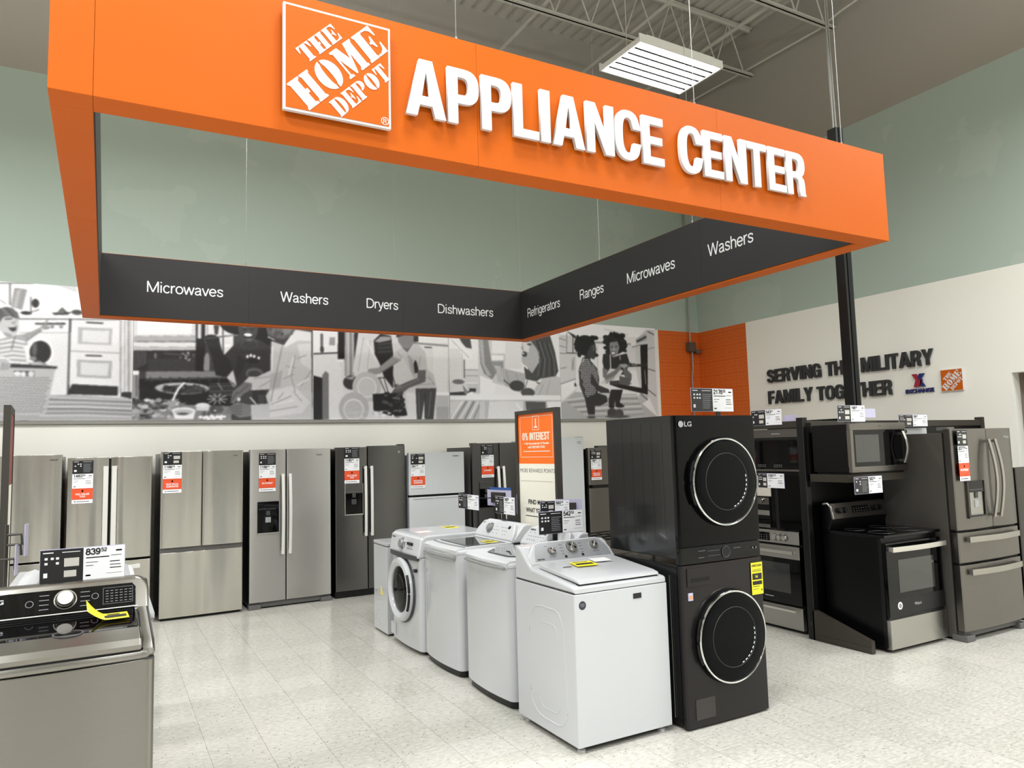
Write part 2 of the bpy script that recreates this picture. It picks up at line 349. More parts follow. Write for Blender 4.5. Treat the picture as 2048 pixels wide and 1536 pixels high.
# ------------------------------------------------------------------ materials
def wall_mat():
    t = NT('wall_paint'); g = t.n('NewGeometry'); sp = t.n('SeparateXYZ', i0=g.outputs['Position']); z = sp.outputs[2]
    nz = t.n('TexNoise'); t.put(nz.inputs['Vector'], g.outputs['Position']); nz.inputs['Scale'].default_value = .9; nz.inputs['Detail'].default_value = 4
    pat = t.math('GREATER_THAN', nz.outputs['Fac'], .6)
    teal = t.mix(pat, lin((172, 186, 175)), lin((177, 190, 179)))
    c = t.mix(t.math('GREATER_THAN', z, 3.655), lin((240, 237, 227)), teal)
    c = t.mix(t.math('GREATER_THAN', z, 6.12), c, lin((164, 158, 147)))
    t.set(Base_Color=c, Roughness=.65); return t.m
def floor_mat():
    t = NT('vinyl_tile'); g = t.n('NewGeometry'); sp = t.n('SeparateXYZ', i0=g.outputs['Position'])
    T = .3048
    fx = t.math('MULTIPLY_ADD', sp.outputs[0], 1 / T, -.5587 / T + 60); fy = t.math('MULTIPLY_ADD', sp.outputs[1], 1 / T, -4.076 / T + 60)
    def seam(f):
        a = t.math('FRACT', f); d = t.math('ABSOLUTE', t.math('SUBTRACT', a, .5)); return t.math('GREATER_THAN', d, .4945)
    sx, sy = seam(fx), seam(fy)
    cid = t.n('CombineXYZ', i0=t.math('FLOOR', fx), i1=t.math('FLOOR', fy))
    wn = t.n('TexWhiteNoise', noise_dimensions='2D'); t.put(wn.inputs['Vector'], cid.outputs[0])
    base = t.mix(wn.outputs['Value'], lin((180, 178, 168)), lin((190, 186, 178)))
    # soft streaks that run either way from tile to tile
    mp = t.n('Mapping'); t.put(mp.inputs[0], g.outputs['Position']); mp.inputs[3].default_value = (26, 60, 1)
    st = t.n('TexNoise'); t.put(st.inputs['Vector'], mp.outputs[0]); st.inputs['Scale'].default_value = 1; st.inputs['Detail'].default_value = 3
    base = t.mix(t.math('MULTIPLY', t.math('GREATER_THAN', st.outputs['Fac'], .56), .3), base, lin((214, 211, 203)))
    base = t.mix(t.math('MULTIPLY', t.math('LESS_THAN', st.outputs['Fac'], .42), .35), base, lin((158, 154, 145)))
    vo = t.n('TexVoronoi'); mv = t.n('Mapping'); t.put(mv.inputs[0], g.outputs['Position']); mv.inputs[3].default_value = (1, .55, 1); t.put(vo.inputs['Vector'], mv.outputs[0]); vo.inputs['Scale'].default_value = 52; vo.inputs['Randomness'].default_value = 1
    w2 = t.n('SeparateColor', i0=vo.outputs['Color'])
    spk = t.math('MULTIPLY', t.math('LESS_THAN', vo.outputs['Distance'], .18), t.math('GREATER_THAN', w2.outputs[0], .7))
    base = t.mix(t.math('MULTIPLY', spk, .7), base, lin((70, 66, 60)))
    base = t.mix(t.math('MULTIPLY', sx, .62), base, lin((120, 115, 105)))
    base = t.mix(t.math('MULTIPLY', sy, .32), base, lin((120, 115, 105)))
    n2 = t.n('TexNoise'); t.put(n2.inputs['Vector'], g.outputs['Position']); n2.inputs['Scale'].default_value = 2.2
    bp = t.n('Bump'); bp.inputs['Strength'].default_value = .06; bp.inputs['Distance'].default_value = .02; t.put(bp.inputs['Height'], n2.outputs['Fac'])
    t.set(Base_Color=base, Roughness=t.math('MULTIPLY_ADD', n2.outputs['Fac'], .12, .13), Normal=bp.outputs[0], Specular_IOR_Level=.55); return t.m
def print_mat():
    t = NT('mural_print'); v = t.n('VertexColor', layer_name='Col'); t.set(Base_Color=v.outputs['Color'], Roughness=.45); return t.m
def maze_mat():
    # orange wall covering printed with small nested squares
    t = NT('orange_wallcovering'); g = t.n('TexCoord').outputs['Object']; sp = t.n('SeparateXYZ', i0=g)
    def pat(px, pz, ox):
        a = t.math('ABSOLUTE', t.math('SUBTRACT', t.math('FRACT', t.math('MULTIPLY_ADD', px, 4.2, ox)), .5)); b = t.math('ABSOLUTE', t.math('SUBTRACT', t.math('FRACT', t.math('MULTIPLY_ADD', pz, 4.2, ox * .7)), .5))
        return t.math('FRACT', t.math('MULTIPLY', t.math('MAXIMUM', a, b), 5.0))
    hx = t.math('ADD', sp.outputs[0], sp.outputs[1])
    p = t.math('GREATER_THAN', pat(hx, sp.outputs[2], 20.0), .72)
    q = t.math('GREATER_THAN', pat(hx, sp.outputs[2], 31.37), .8)
    f = t.math('MULTIPLY', t.math('MAXIMUM', p, q), .5)
    t.set(Base_Color=t.mix(f, lin((206, 92, 18)), lin((222, 118, 48))), Roughness=.5); return t.m
def emit(name, rgb, s):
    t = NT(name); t.set(Base_Color=(.9, .9, .9, 1), Emission_Color=lin(rgb), Emission_Strength=s); return t.m
m_wall = wall_mat(); m_floor = floor_mat(); m_print = print_mat(); m_maze = maze_mat()
m_ceil = M('roof_deck_paint', (182, 178, 167), .7); m_joist = M('joist_paint', (196, 192, 180), .6); m_dkmetal = M('dark_bronze_metal', (50, 45, 38), .42, .1)
m_orange = M('orange_laminate', (194, 90, 10), .5, 0, 0, .15); m_odark = M('orange_core', (150, 70, 28), .6)
m_black = M('black_laminate', (40, 38, 38), .45, 0, 0, .3); m_white = M('white_paint', (240, 240, 238), .4); m_letter = M('white_letter', (214, 213, 211), .45)
m_enamel = M('white_enamel', (193, 194, 196), .18, 0, .3); m_plastic = M('white_plastic', (204, 205, 207), .32); m_fridge_white = M('white_textured_door', (200, 202, 203), .4)
m_grey = M('grey_plastic', (150, 150, 150), .35, .3); m_silver = M('silver_panel', (166, 168, 171), .32, .4); m_dgrey = M('dark_grey_plastic', (60, 60, 62), .4); m_mgrey = M('mid_grey_paint', (92, 91, 89), .5)
m_chrome = M('chrome', (226, 226, 226), .08, 1); m_divider = M('lamp_divider', (26, 26, 26), .8, 0, 0, .1); m_knob = M('brushed_knob', (176, 173, 166), .32, 1); m_handle = M('bright_handle', (240, 238, 233), .35, .45); m_alu = M('satin_aluminium', (220, 218, 212), .28, 1); m_blk = M('black_plastic', (12, 12, 13), .35, 0, 0, .35); m_gloss = M('black_gloss', (5, 5, 6), .04, 0, 0, .3)
m_blkmat = M('black_matte', (9, 8, 8), .5, 0, 0, .25); m_blkpaint = M('black_powder_coat', (6, 6, 7), .28, 0, 0, .22); m_frame = M('dark_frame', (50, 46, 40), .5)
m_steel = steel('brushed_steel', (214, 211, 203), .2, 1.0, 3.4, .16, dist=.05, an=.6); m_steel2 = steel('flat_brushed_steel', (178, 176, 171), .36, .4, 2.4, .3, 3); m_dsteel = steel('black_stainless', (112, 111, 110), .24, .35, 1.2, 2.2, 5, .3)
m_graph = steel('graphite_steel', (92, 89, 87), .34, .14, 4, .3, 8); m_slate = steel('slate_steel', (126, 122, 117), .34, .2, 4, .3, 9); m_gsteel = steel('graphite_washer_steel', (142, 139, 132), .3, .5, 2.6, .4, 6)
m_lgdark = M('black_steel_body', (36, 33, 33), .3, .35, 0, .4); m_upfront = M('black_glass_front', (6, 6, 6), .08, 0, 0, .16); m_sside = M('slate_side_paint', (84, 81, 76), .4, .2); m_lgside = M('dark_side_panel', (28, 28, 28), .22, .1, .1, .35)
m_glass = M('dark_tinted_glass', (3, 5, 6), .03, 0, 0, .11); m_lidglass = M('smoked_lid_glass', (84, 88, 88), .05, 0, .3); m_window = M('oven_window', (42, 43, 42), .08, 0, .6)
m_card = M('white_card', (238, 238, 240), .45); m_cardblk = M('black_card', (30, 29, 31), .35); m_promo = M('promo_orange', (226, 82, 40), .45); m_ink = M('black_ink', (22, 22, 24), .5); m_inkg = M('grey_ink', (128, 128, 134), .5); m_inkw = M('white_ink', (236, 236, 238), .5); m_inkdim = M('dim_grey_ink', (104, 104, 108), .5)
m_yellow = M('yellow_label', (250, 232, 40), .45); m_lav = M('lavender_plastic', (186, 182, 206), .3); m_bright = M('bright_orange_print', (255, 112, 14), .4); m_cream = M('cream_print', (236, 232, 216), .45); m_red = M('red_print', (130, 52, 40), .5); m_exred = M('red_letter', (150, 24, 44), .4); m_exblue = M('blue_letter', (30, 36, 100), .4); m_char = M('charcoal_letter', (42, 43, 44), .45)
m_rub = M('rubber', (30, 30, 30), .7); m_galv = M('galvanised_tube', (150, 150, 146), .4, .6); m_bulb = emit('fluorescent_tube', (255, 252, 246), 9.0); m_lampbody = M('lamp_reflector', (236, 235, 230), .35)
m_blue = M('blue_print', (40, 80, 150), .4); m_taupe = M('corridor_paint', (168, 154, 138), .7)

# ------------------------------------------------------------------ the setting
XL, XR, YF, YB, ZC = -12.0, 9.11, -10.0, 9.6, 8.45
struct(box('floor', XL, XR + 2.2, YF, YB, -.1, 0, m_floor))
struct(box('wall_back', XL, XR, YB, YB + .15, 0, 8.9, m_wall))
wr = MB(); DY0, DY1, DZ = 3.5, 4.56, 2.42
wr.box(XR, XR + .15, DY1, YB + .15, 0, 8.9).box(XR, XR + .15, YF, DY0, 0, 8.9).box(XR, XR + .15, DY0, DY1, DZ, 8.9)
struct(obj('wall_right', wr, m_wall, smooth=False))
dr = MB(); dr.box(XR + .15, XR + 2.2, DY1 + .02, DY1 + .12, 0, 2.6).box(XR + .15, XR + 2.2, DY0 - .12, DY0 - .02, 0, 2.6).box(XR + .15, XR + 2.2, DY0 - .1, DY1 + .1, DZ + .05, DZ + .15).box(XR + 2.1, XR + 2.2, DY0, DY1, 0, 2.5)
struct(obj('door_1', dr, m_taupe, smooth=False))
def reflection_band_mat():
    # unseen far walls of the shop: invented dark and pale bands for steel reflections
    t = NT('reflection_bands'); g = t.n('NewGeometry'); sp = t.n('SeparateXYZ', i0=g.outputs['Position'])
    u = t.math('ADD', sp.outputs[0], sp.outputs[1]); wn = t.n('TexNoise', noise_dimensions='1D'); t.put(wn.inputs['W'], t.math('MULTIPLY', u, .9)); wn.inputs['Detail'].default_value = 2
    a = t.math('GREATER_THAN', wn.outputs['Fac'], .54); lo = t.math('LESS_THAN', sp.outputs[2], 4.2)
    c = t.mix(a, lin((44, 42, 40)), lin((236, 233, 225)))
    t.set(Base_Color=t.mix(lo, lin((150, 146, 138)), c), Roughness=.7); return t.m
m_reflbands = reflection_band_mat()
struct(box('wall_left', XL - .15, XL, YF, YB, 0, 8.9, m_reflbands)); struct(box('wall_front', XL, XR, YF - .15, YF, 0, 8.9, m_reflbands))
# ribbed roof deck, ribs running front to back
d = []; x = XL; p = .2
while x < XR:
    d += [(x, ZC + .05), (x + .06, ZC + .05), (x + .085, ZC), (x + .175, ZC)]; x += p
d.append((x, ZC + .05))
dv = [(a, YF, b) for a, b in d] + [(a, YB, b) for a, b in d]; n = len(d)
struct(obj('ceiling', MB().tri(dv, [(i, i + 1, n + i + 1, n + i) for i in range(n - 1)]), m_ceil, smooth=False))
struct(box('trim_1', XL, 8.14, YB - .03, YB, 2.105, 2.14, M('grey_rail', (150, 148, 140), .4, .3)))
# open-web roof joists
def joist(y, label):
    t = thing('roof_joist', label, 'joist', (0, y, 0), group='open-web joists under the roof deck')
    zt, zb = ZC - .03, 7.62; x0, x1 = 1.0, 9.08
    m = MB(); m.box(x0, x1, -.055, -.008, zb, zb + .012).box(x0, x1, .008, .055, zb, zb + .012).box(x0, x1, -.014, -.008, zb, zb + .055).box(x0, x1, .008, .014, zb, zb + .055); obj('bottom_chord', m, m_joist, t, smooth=False)
    m = MB(); m.box(x0, x1, -.06, .06, zt - .012, zt).box(x0, x1, -.014, -.008, zt - .06, zt).box(x0, x1, .008, .014, zt - .06, zt); obj('top_chord', m, m_joist, t, smooth=False)
    m = MB(); k = 0; x = x0 + .1
    while x < x1 - .7:
        m.tube([(x, 0, zb + .03), (x + .3, 0, zt - .03)], .011, 6).tube([(x + .3, 0, zt - .03), (x + .6, 0, zb + .03)], .011, 6); x += .6
    obj('web_rod', m, m_joist, t)
joist(8.05, 'grey open-web roof joist nearest the back wall, above the lamp')
joist(6.53, 'grey open-web roof joist in the middle of the ceiling, ending at the conduit clamp')
joist(5.0, 'grey open-web roof joist nearest the camera at the top right')
for i, (x, lb) in enumerate(((5.1, 'grey bridging bar crossing the joists, left of the lamp'), (6.6, 'grey bridging bar crossing the joists, above the lamp'), (7.9, 'grey bridging bar crossing the joists, near the right wall'))):
    m = MB(); m.box(x - .02, x + .02, 4.2, 9.58, 7.68, 7.686).box(x - .003, x + .003, 4.2, 9.58, 7.686, 7.72)
    tag(obj('bridging_bar', m, m_joist, smooth=False), lb, 'bar', 'bridging bars between the joists')
tag(obj('ceiling_conduit', MB().tube([(9.0, 9.5, 7.78), (9.0, 6.7, 7.68), (8.95, 6.3, 7.72), (8.95, 3.5, 7.95)], .016, 8), m_joist), 'thin grey pipe running along the right wall below the roof', 'pipe')

# ------------------------------------------------------------------ ceiling lamp
def fixture(x, y, z):
    t = thing('ceiling_light', 'lit white six-tube high bay lamp hanging above the orange sign', 'ceiling light', (x, y, z), 1.5)
    m = MB(); m.prism([(-.62, 0), (-.62, .05), (-.5, .11), (.5, .11), (.62, .05), (.62, 0), (.6, 0), (.6, .04), (.49, .095), (-.49, .095), (-.6, .04), (-.6, 0)], 'xz', -.34, .34)
    m.box(-.62, .62, -.355, -.34, 0, .09).box(-.62, .62, .34, .355, 0, .09); obj('reflector_housing', m, m_lampbody, t, smooth=False)
    for k in range(6):
        yy = -.28 + .112 * k; obj('fluorescent_tube', MB().tube([(-.575, yy, .03), (.575, yy, .03)], .019, 8), m_bulb, t)
    for k in range(5):
        yy = -.224 + .112 * k; box('divider', -.58, .58, yy - .009, yy + .009, -.006, .004, m_divider, t)
    for xx in (-.5, .5): obj('suspension_wire', MB().tube([(xx, 0, .1), (xx, 0, ZC - z - .03)], .004, 6), m_joist, t)
fixture(5.52, 6.2, 6.0)

# ------------------------------------------------------------------ hanging sign
X0, X1, Y0, Y1, Z0, Z1, TH = -.21, 4.69, 3.05, 8.02, 3.05, 3.666, .145
sg = thing('hanging_sign', 'large square orange frame sign hanging over the washers with white lettering', 'sign', ((X0 + X1) / 2, (Y0 + Y1) / 2, Z0))
sg.location = (0, 0, 0)
def cuts(a, b, cs): e = [a] + cs + [b]; return [(p + .0006, q - .0006) for p, q in zip(e, e[1:])]
m = MB()
for a, b in cuts(X0, X1, [-.065, 1.543, 3.124]): m.box(a, b, Y0, Y0 + TH, Z0, Z1, .0008, 1)
obj('front_beam', m, m_orange, sg)
m = MB()
for a, b in cuts(Y0 + TH, Y1, [4.7, 6.35, 7.875]): m.box(X0, X0 + TH, a, b, Z0, Z1, .002, 1)
obj('left_beam', m, m_orange, sg)
m = MB()
for a, b in cuts(Y0 + TH, Y1, [4.7, 6.25]): m.box(X1 - TH, X1, a, b, Z0, Z1, .002, 1)
obj('right_beam', m, m_orange, sg)
m = MB()
for a, b in cuts(X0 + TH, X1 - TH, [1.28, 2.97]): m.box(a, b, Y1 - TH, Y1, Z0, Z1, .002, 1)
obj('back_beam', m, m_orange, sg)
yi, xi = Y1 - TH, X1 - TH
m = MB()
for a, b in cuts(X0 + TH, xi, [1.28, 2.97]): m.box(a, b, yi - .006, yi, Z0 + .012, Z1 - .004)
obj('inner_panel', m, m_black, sg, smooth=False)['label'] = 'black inner face of the back beam'
m = MB()
for a, b in cuts(Y0 + TH, yi - .006, [4.7, 6.25]): m.box(xi - .006, xi, a, b, Z0 + .012, Z1 - .004)
obj('inner_panel', m, m_black, sg, smooth=False)['label'] = 'black inner face of the right beam'
obj('inner_panel', MB().box(X0 + TH, X0 + TH + .006, Y0 + TH, yi - .006, Z0 + .012, Z1 - .004), m_black, sg, smooth=False)
obj('inner_panel', MB().box(X0 + TH, xi, Y0 + TH, Y0 + TH + .006, Z0 + .012, Z1 - .004), m_black, sg, smooth=False)
emblem(sg, .857, 3.366, .472, Y0 - .012, m_orange, m_letter, .022)
text('®', .05, m_letter, sg, (1.045, Y0 - .036, 3.145))
mt = Matrix.Translation((0, Y0 - .012, 0)) @ FRONT
for ch, a, b in (('A', 1.166, 1.364), ('P', 1.375, 1.537), ('P', 1.552, 1.715), ('L', 1.727, 1.871), ('I', 1.883, 1.939), ('A', 1.954, 2.148), ('N', 2.162, 2.339), ('C', 2.345, 2.521), ('E', 2.533, 2.681),
                 ('C', 2.798, 2.972), ('E', 2.979, 3.129), ('N', 3.146, 3.320), ('T', 3.327, 3.488), ('E', 3.506, 3.656), ('R', 3.666, 3.835)):
    w_, cs = glyph(ch); hh = .272
    shape([[(a + p[0] / w_ * (b - a), 3.226 + p[1] * hh) for p in c] for c in cs], .02, mt, 'letter', m_letter, sg, .0003)
for s, a, b in (('Microwaves', .326, 1.031), ('Washers', 1.596, 2.109), ('Dryers', 2.531, 2.912), ('Dishwashers', 3.396, 4.139)):
    pens(s, .148, m_letter, sg, (a, yi - .0065, 3.316), width=b - a)
RIGHTF = Matrix.Rotation(R(-90), 4, 'Z') @ FRONT                  # stands facing -x, read from -x
for s, a, b in (('Refrigerators', 7.728, 6.98), ('Ranges', 6.583, 6.134), ('Microwaves', 5.746, 5.031), ('Washers', 4.613, 4.098)):
    pens(s, .148, m_letter, sg, (xi - .0065, a, 3.308), width=a - b, m=RIGHTF)
for x, y in ((1.47, Y0 + .07), (3.02, Y0 + .07), (4.35, Y0 + .07), (1.26, Y1 - .07), (2.9, Y1 - .07), (4.56, Y1 - .1), (4.62, 6.3), (4.62, 4.87), (-.14, 4.7), (-.14, 6.3)):
    mm = MB().tube([(x, y, Z1 - .01), (x, y, ZC)], .0022, 6).tube([(x, y, Z1 - .01), (x, y, Z1 + .05)], .007, 8)
    obj('suspension_cable', mm, m_galv, sg)

# ------------------------------------------------------------------ wall pieces
tl = thing('wall_lettering', 'charcoal raised lettering SERVING THE MILITARY FAMILY TOGETHER on the right wall', 'wall lettering', (XR - .012, 8.1, 2.28), -90)
def wcaps(s, ya, yb, z, h_):
    caps(s, 8.1 - ya, z - 2.28, h_, .025, FRONT, m_char, tl, gap=.045, width=ya - yb, bev=.001)
wcaps('SERVING', 8.093, 7.099, 2.625, .2); wcaps('THE', 7.014, 6.6, 2.624, .2); wcaps('MILITARY', 6.449, 5.44, 2.62, .2)
wcaps('FAMILY', 8.09, 7.265, 2.293, .2); wcaps('TOGETHER', 7.192, 6.017, 2.285, .2)
ex = thing('exchange_emblem', 'red and blue X emblem over blue lettering on the right wall', 'emblem', (XR - .01, 5.84, 2.28), -90)
sk = lambda x0, x1, x2, x3: [(x0, 0), (x1, 0), (x2, .19), (x3, .19)]
shape([[(.12, .075), (.185, .075), (.235, .165), (.19, .165), (.19, .165), (.165, .24), (.1, .24), (.15, .162)]], .02, FRONT, 'emblem_bar', m_exred, ex)
shape([[(.205, .075), (.27, .075), (.215, .162), (.268, .24), (.2, .24), (.178, .2), (.192, .165), (.24, .165)]], .02, FRONT, 'emblem_bar', m_exblue, ex)
text('EXCHANGE', .07, m_exblue, ex, (0, -.001, 0), ext=.01, off=.002, width=.37)
lg = thing('emblem_plaque', 'small square orange and white store emblem plaque on the right wall', 'plaque', (XR - .004, 5.37, 2.265), -90)
emblem(lg, .135, .135, .27, 0, m_orange, m_letter, .02)
tag(box('wallcovering', 8.2, XR - .004, YB - .006, YB - .001, 1.2, 3.652, m_maze), 'orange patterned wall covering left of the corner on the back wall', 'wall covering', 'orange corner wall covering')
tag(box('wallcovering', XR - .006, XR - .001, 8.5, YB - .008, 1.2, 3.652, m_maze), 'orange patterned wall covering right of the corner on the right wall', 'wall covering', 'orange corner wall covering')
cn = thing('electrical_conduit', 'grey conduit with a junction box running down the orange corner', 'conduit', (8.88, 9.49, 1.0))
obj('tube', MB().tube([(-.02, .05, 7.4), (-.02, .05, 2.5), (.02, .05, 2.32), (.02, .05, 2.0), (-.01, .05, 1.85), (.02, .05, 0)], .014, 8), m_galv, cn)
box('junction_box', -.08, .07, 0, .09, 2.3, 2.46, M('box_grey', (96, 92, 84), .5, .4), cn, .006); box('cover_plate', .08, .19, .02, .09, 2.28, 2.34, m_mgrey, cn, .004)
pp = thing('power_pole', 'tall black service pole rising behind the orange sign from the range display', 'pole', (6.24, 4.54, 0))
box('pole', -.055, .055, -.05, .05, 0, 4.75, m_blk, pp, .004); box('pole_cover', -.02, .03, -.058, -.05, 0, 4.75, m_blkmat, pp, .002)
obj('conduit', MB().tube([(-.02, 0, 4.7), (-.03, 0, 7.6)], .009, 8), m_galv, pp); obj('conduit', MB().tube([(.02, 0, 4.7), (.0, 0, 6.2), (-.01, 0, 7.6)], .009, 8), m_galv, pp); box('clamp', -.09, .09, -.04, .04, 6.95, 7.05, m_mgrey, pp, .006)
# ------------------------------------------------------------------ price cards
def lines(parent, rows, mat, name='fine_print', d=.0012):
    # rows of tiny print too small to read, drawn as bars: (x0, x1, z, height)
    m = MB()
    for x0, x1, z, h_ in rows: m.box(x0, x1, -d, -d + .0006, z, z + h_)
    return obj(name, m, mat, parent, smooth=False)
def feature_card(t, x, z, w, h_, seed):
    rnd = random.Random(seed)
    box('feature_panel', x, x + w, -.0012, 0, z, z + h_, m_cardblk, t)
    rows = [(x + .06 * w, x + .3 * w, z + .9 * h_, .03 * h_), (x + .5 * w, x + .92 * w, z + .9 * h_, .02 * h_)]
    for a in (.1, .24, .36):
        for b in (.55, .7):
            if rnd.random() < .75: rows.append((x + a * w, x + (a + .07) * w, z + b * h_, .07 * h_))
    lines(t, rows + [(x + .08 * w, x + (.16 + .06 * rnd.random()) * w, z + .16 * h_, .14 * h_)], m_inkw, 'feature_icons', .0018)
    if rnd.random() < .55:
        k = rnd.choice((.12, .2)); lines(t, [(x + .55 * w, x + .9 * w, z + .46 * h_, .26 * h_), (x + .55 * w, x + (.78 + k * .5) * w, z + .14 * h_, .2 * h_)], M('pale_photo_print', (196, 192, 184), .5), 'product_photo', .0018)
    else:
        lines(t, [(x + .52 * w, x + (.84 + .1 * rnd.random()) * w, z + (.12 + .085 * q) * h_, .045 * h_) for q in range(8)], m_inkdim, 'fine_print', .0018)
def price_card(t, x, z, w, h_, dollars, cents, seed):
    rnd = random.Random(seed)
    box('price_panel', x, x + w, -.0012, 0, z, z + h_, m_card, t)
    s = .26 * h_; n = len(dollars)
    pens(dollars, s, m_ink, t, (x + .05 * w, -.0012, z + .77 * h_), wgt=.16, name='price', xs=.95, d=.0012)
    pens(cents, s * .6, m_ink, t, (x + .06 * w + n * .535 * s, -.0012, z + .85 * h_), wgt=.15, name='price', xs=.95, d=.0012)
    lines(t, [(x + .06 * w, x + .62 * w, z + .66 * h_, .035 * h_), (x + .66 * w, x + .92 * w, z + .695 * h_, .02 * h_), (x + .78 * w, x + .93 * w, z + .83 * h_, .05 * h_), (x + .06 * w, x + .18 * w, z + .1 * h_, .05 * h_), (x + .64 * w, x + .92 * w, z + .3 * h_, .03 * h_), (x + .64 * w, x + .9 * w, z + .4 * h_, .025 * h_), (x + .64 * w, x + .88 * w, z + .5 * h_, .03 * h_)], m_ink)
    lines(t, [(x + .06 * w, x + (.3 + .1 * rnd.random()) * w, z + .52 * h_, .02 * h_), (x + .06 * w, x + .24 * w, z + .42 * h_, .02 * h_), (x + .55 * w, x + .93 * w, z + .14 * h_, .012 * h_)], m_inkg)
def fridge_tag(label, x, y, z, dollars, cents, promo, seed, rz=0, w=.182):
    t = thing('price_tag', label, 'price tag', (x, y, z), rz, 'price tags hung on the refrigerators')
    feature_card(t, 0, -.132, w, .132, seed); price_card(t, 0, -.278, w, .144, dollars, cents, seed)
    box('promo_panel', 0, w, -.0012, 0, -.39, -.279, m_promo, t); box('footer_panel', 0, w, -.0012, 0, -.428, -.391, m_card, t)
    for i, s in enumerate(promo): text(s, .026, m_inkw, t, (w / 2, -.0015, -.345 - i * .024), align='CENTER', off=.0006, width=.118 if len(s) > 7 else None, name='promo_lettering')
    lines(t, [(w * .46, w * .54, -.315, .02), (.01, w - .01, -.286, .0012), (.01, w - .01, -.385, .0012)], m_inkw, 'promo_icon')
    lines(t, [(.02, .032, -.415, .01), (.04, w - .03, -.413, .006)], m_inkdim); return t
def stand_tag(label, loc, rz, w, h_, dollars, cents, seed, split=.45, post=.0, tilt=0, postx=None, back=False):
    t = thing('price_tag', label, 'price tag', loc, rz, 'price cards on black stands')
    if tilt: t.rotation_euler.rotate_axis('X', R(tilt))
    box('card_holder', -.002, w + .002, .0005, .004, -.003, h_ + .003, m_lav, t, .001)
    feature_card(t, 0, 0, w * split, h_, seed); price_card(t, w * split, 0, w * (1 - split), h_, dollars, cents, seed)
    if post > 0:
        px = w / 2 if postx is None else postx
        box('stand_post', px - .018, px + .018, .006, .016, -post, h_ * .6, m_blk, t, .002); box('stand_foot', px - .05, px + .05, .0, .04, -post, -post + .006, m_blk, t, .002)
    if back:
        box('back_plate', w * .25, w * .75, .004, .012, h_ * .1, h_ * .75, m_dkmetal, t, .002)
    return t

# ------------------------------------------------------------------ refrigerators (front faces -y, x to the right, front plane at y = 0)
def bar_handle(name, x, z0, z1, mat, parent, w=.03, out=.055, bow=0.0, t=.014):
    n = 14; pts = []
    for k in range(n + 1):
        f = k / n; pts.append((-out - bow * math.sin(math.pi * f), z0 + (z1 - z0) * f))
    poly = pts + [(a + t, b) for a, b in reversed(pts)]
    m = MB().prism(poly, 'yz', x - w / 2, x + w / 2, .004)
    for z in (z0 + .012, z1 - .03): m.box(x - w / 2 + .004, x + w / 2 - .004, -out + .004, .004, z, z + .02)
    return obj(name, m, mat, parent)
def h_handle(name, x0, x1, z, mat, parent, h_=.03, out=.05, bow=0.0, t=.014, y0=0.0):
    n = 16; pts = []
    for k in range(n + 1):
        f = k / n; pts.append((x0 + (x1 - x0) * f, y0 - out - bow * math.sin(math.pi * f)))
    poly = pts + [(a, b + t) for a, b in reversed(pts)]
    m = MB().prism(poly, 'xy', z - h_ / 2, z + h_ / 2, .004)
    for x in (x0 + .01, x1 - .035): m.box(x, x + .025, y0 - out + .004, y0 + .004, z - h_ / 2 + .004, z + h_ / 2 - .004)
    return obj(name, m, mat, parent)
def cabinet(t, W, H, D, mat, dth=.065, z0=.03, top=.02, name='cabinet'):
    return box(name, .006, W - .006, dth + .006, D, z0, H - top, mat, t, .004)
def dispenser(t, x0, x1, z0, z1, panel, rim=None, split=.72, bay=None, f=-.006):
    # control face above a shallow black bay, set on the door skin (f = door face)
    zt = z0 + (z1 - z0) * split; xm = (x0 + x1) / 2
    pn = obj('dispenser', MB().box(x0, x1, f - .012, f + .004, zt, z1, .003), panel, t)
    m = MB(); m.box(x0, x0 + .012, f - .012, f + .004, z0, zt).box(x1 - .012, x1, f - .012, f + .004, z0, zt).box(x0, x1, f - .014, f + .004, z0, z0 + .014)
    obj('bay_frame', m, m_gloss, pn, smooth=False); box('bay', x0 + .01, x1 - .01, f - .003, f + .004, z0 + .012, zt, bay or m_gloss, pn)
    obj('spout', MB().box(xm - .022, xm + .022, f - .011, f, zt - .05, zt, .004), m_dgrey, pn); obj('paddle', MB().box(xm - .03, xm + .03, f - .008, f, zt - .13, zt - .07, .003), m_silver if panel is m_gloss else m_dgrey, pn)
    lines(pn, [(x0 + .02 + .024 * k, x0 + .034 + .024 * k, zt + .02, .004) for k in range(int((x1 - x0 - .03) / .024))], m_inkg, 'touch_icons', -f + .0128)
    if rim: obj('trim_frame', MB().box(x0 - .008, x0, f - .013, f + .004, z0 - .01, z1, .002).box(x1, x1 + .008, f - .013, f + .004, z0 - .01, z1, .002).box(x0 - .008, x1 + .008, f - .013, f + .004, z0 - .012, z0, .002), rim, pn)
def logo(t, body, x, z, h_, mat, y=-.001, w=None): return text(body, h_, mat, t, (x, y, z), width=w, off=h_ * .02, name='brand_mark')
GR = 'refrigerators along the back wall'
def door(name, t, x0, x1, z0, z1, mat, bul=.008, th=.06): return obj(name, MB().bulge(x0, x1, z0, z1, th, 0, bul, .012), mat, t)

# 0: far left, steel, partly hidden
t = thing('refrigerator', 'stainless refrigerator at the far left of the back row, partly hidden by the framed sign', 'refrigerator', (-1.275, 8.66, 0), 0, GR)
cabinet(t, .912, 1.76, .82, m_blkpaint); box('kick_plate', .02, .89, .03, .07, 0, .07, m_blk, t)
door('door', t, .003, .454, .72, 1.76, m_steel); door('door', t, .458, .91, .72, 1.76, m_steel); door('freezer_drawer', t, .003, .91, .08, .7, m_steel); logo(t, 'SAMSUNG', .8, 1.7, .022, m_ink, -.006, .07)
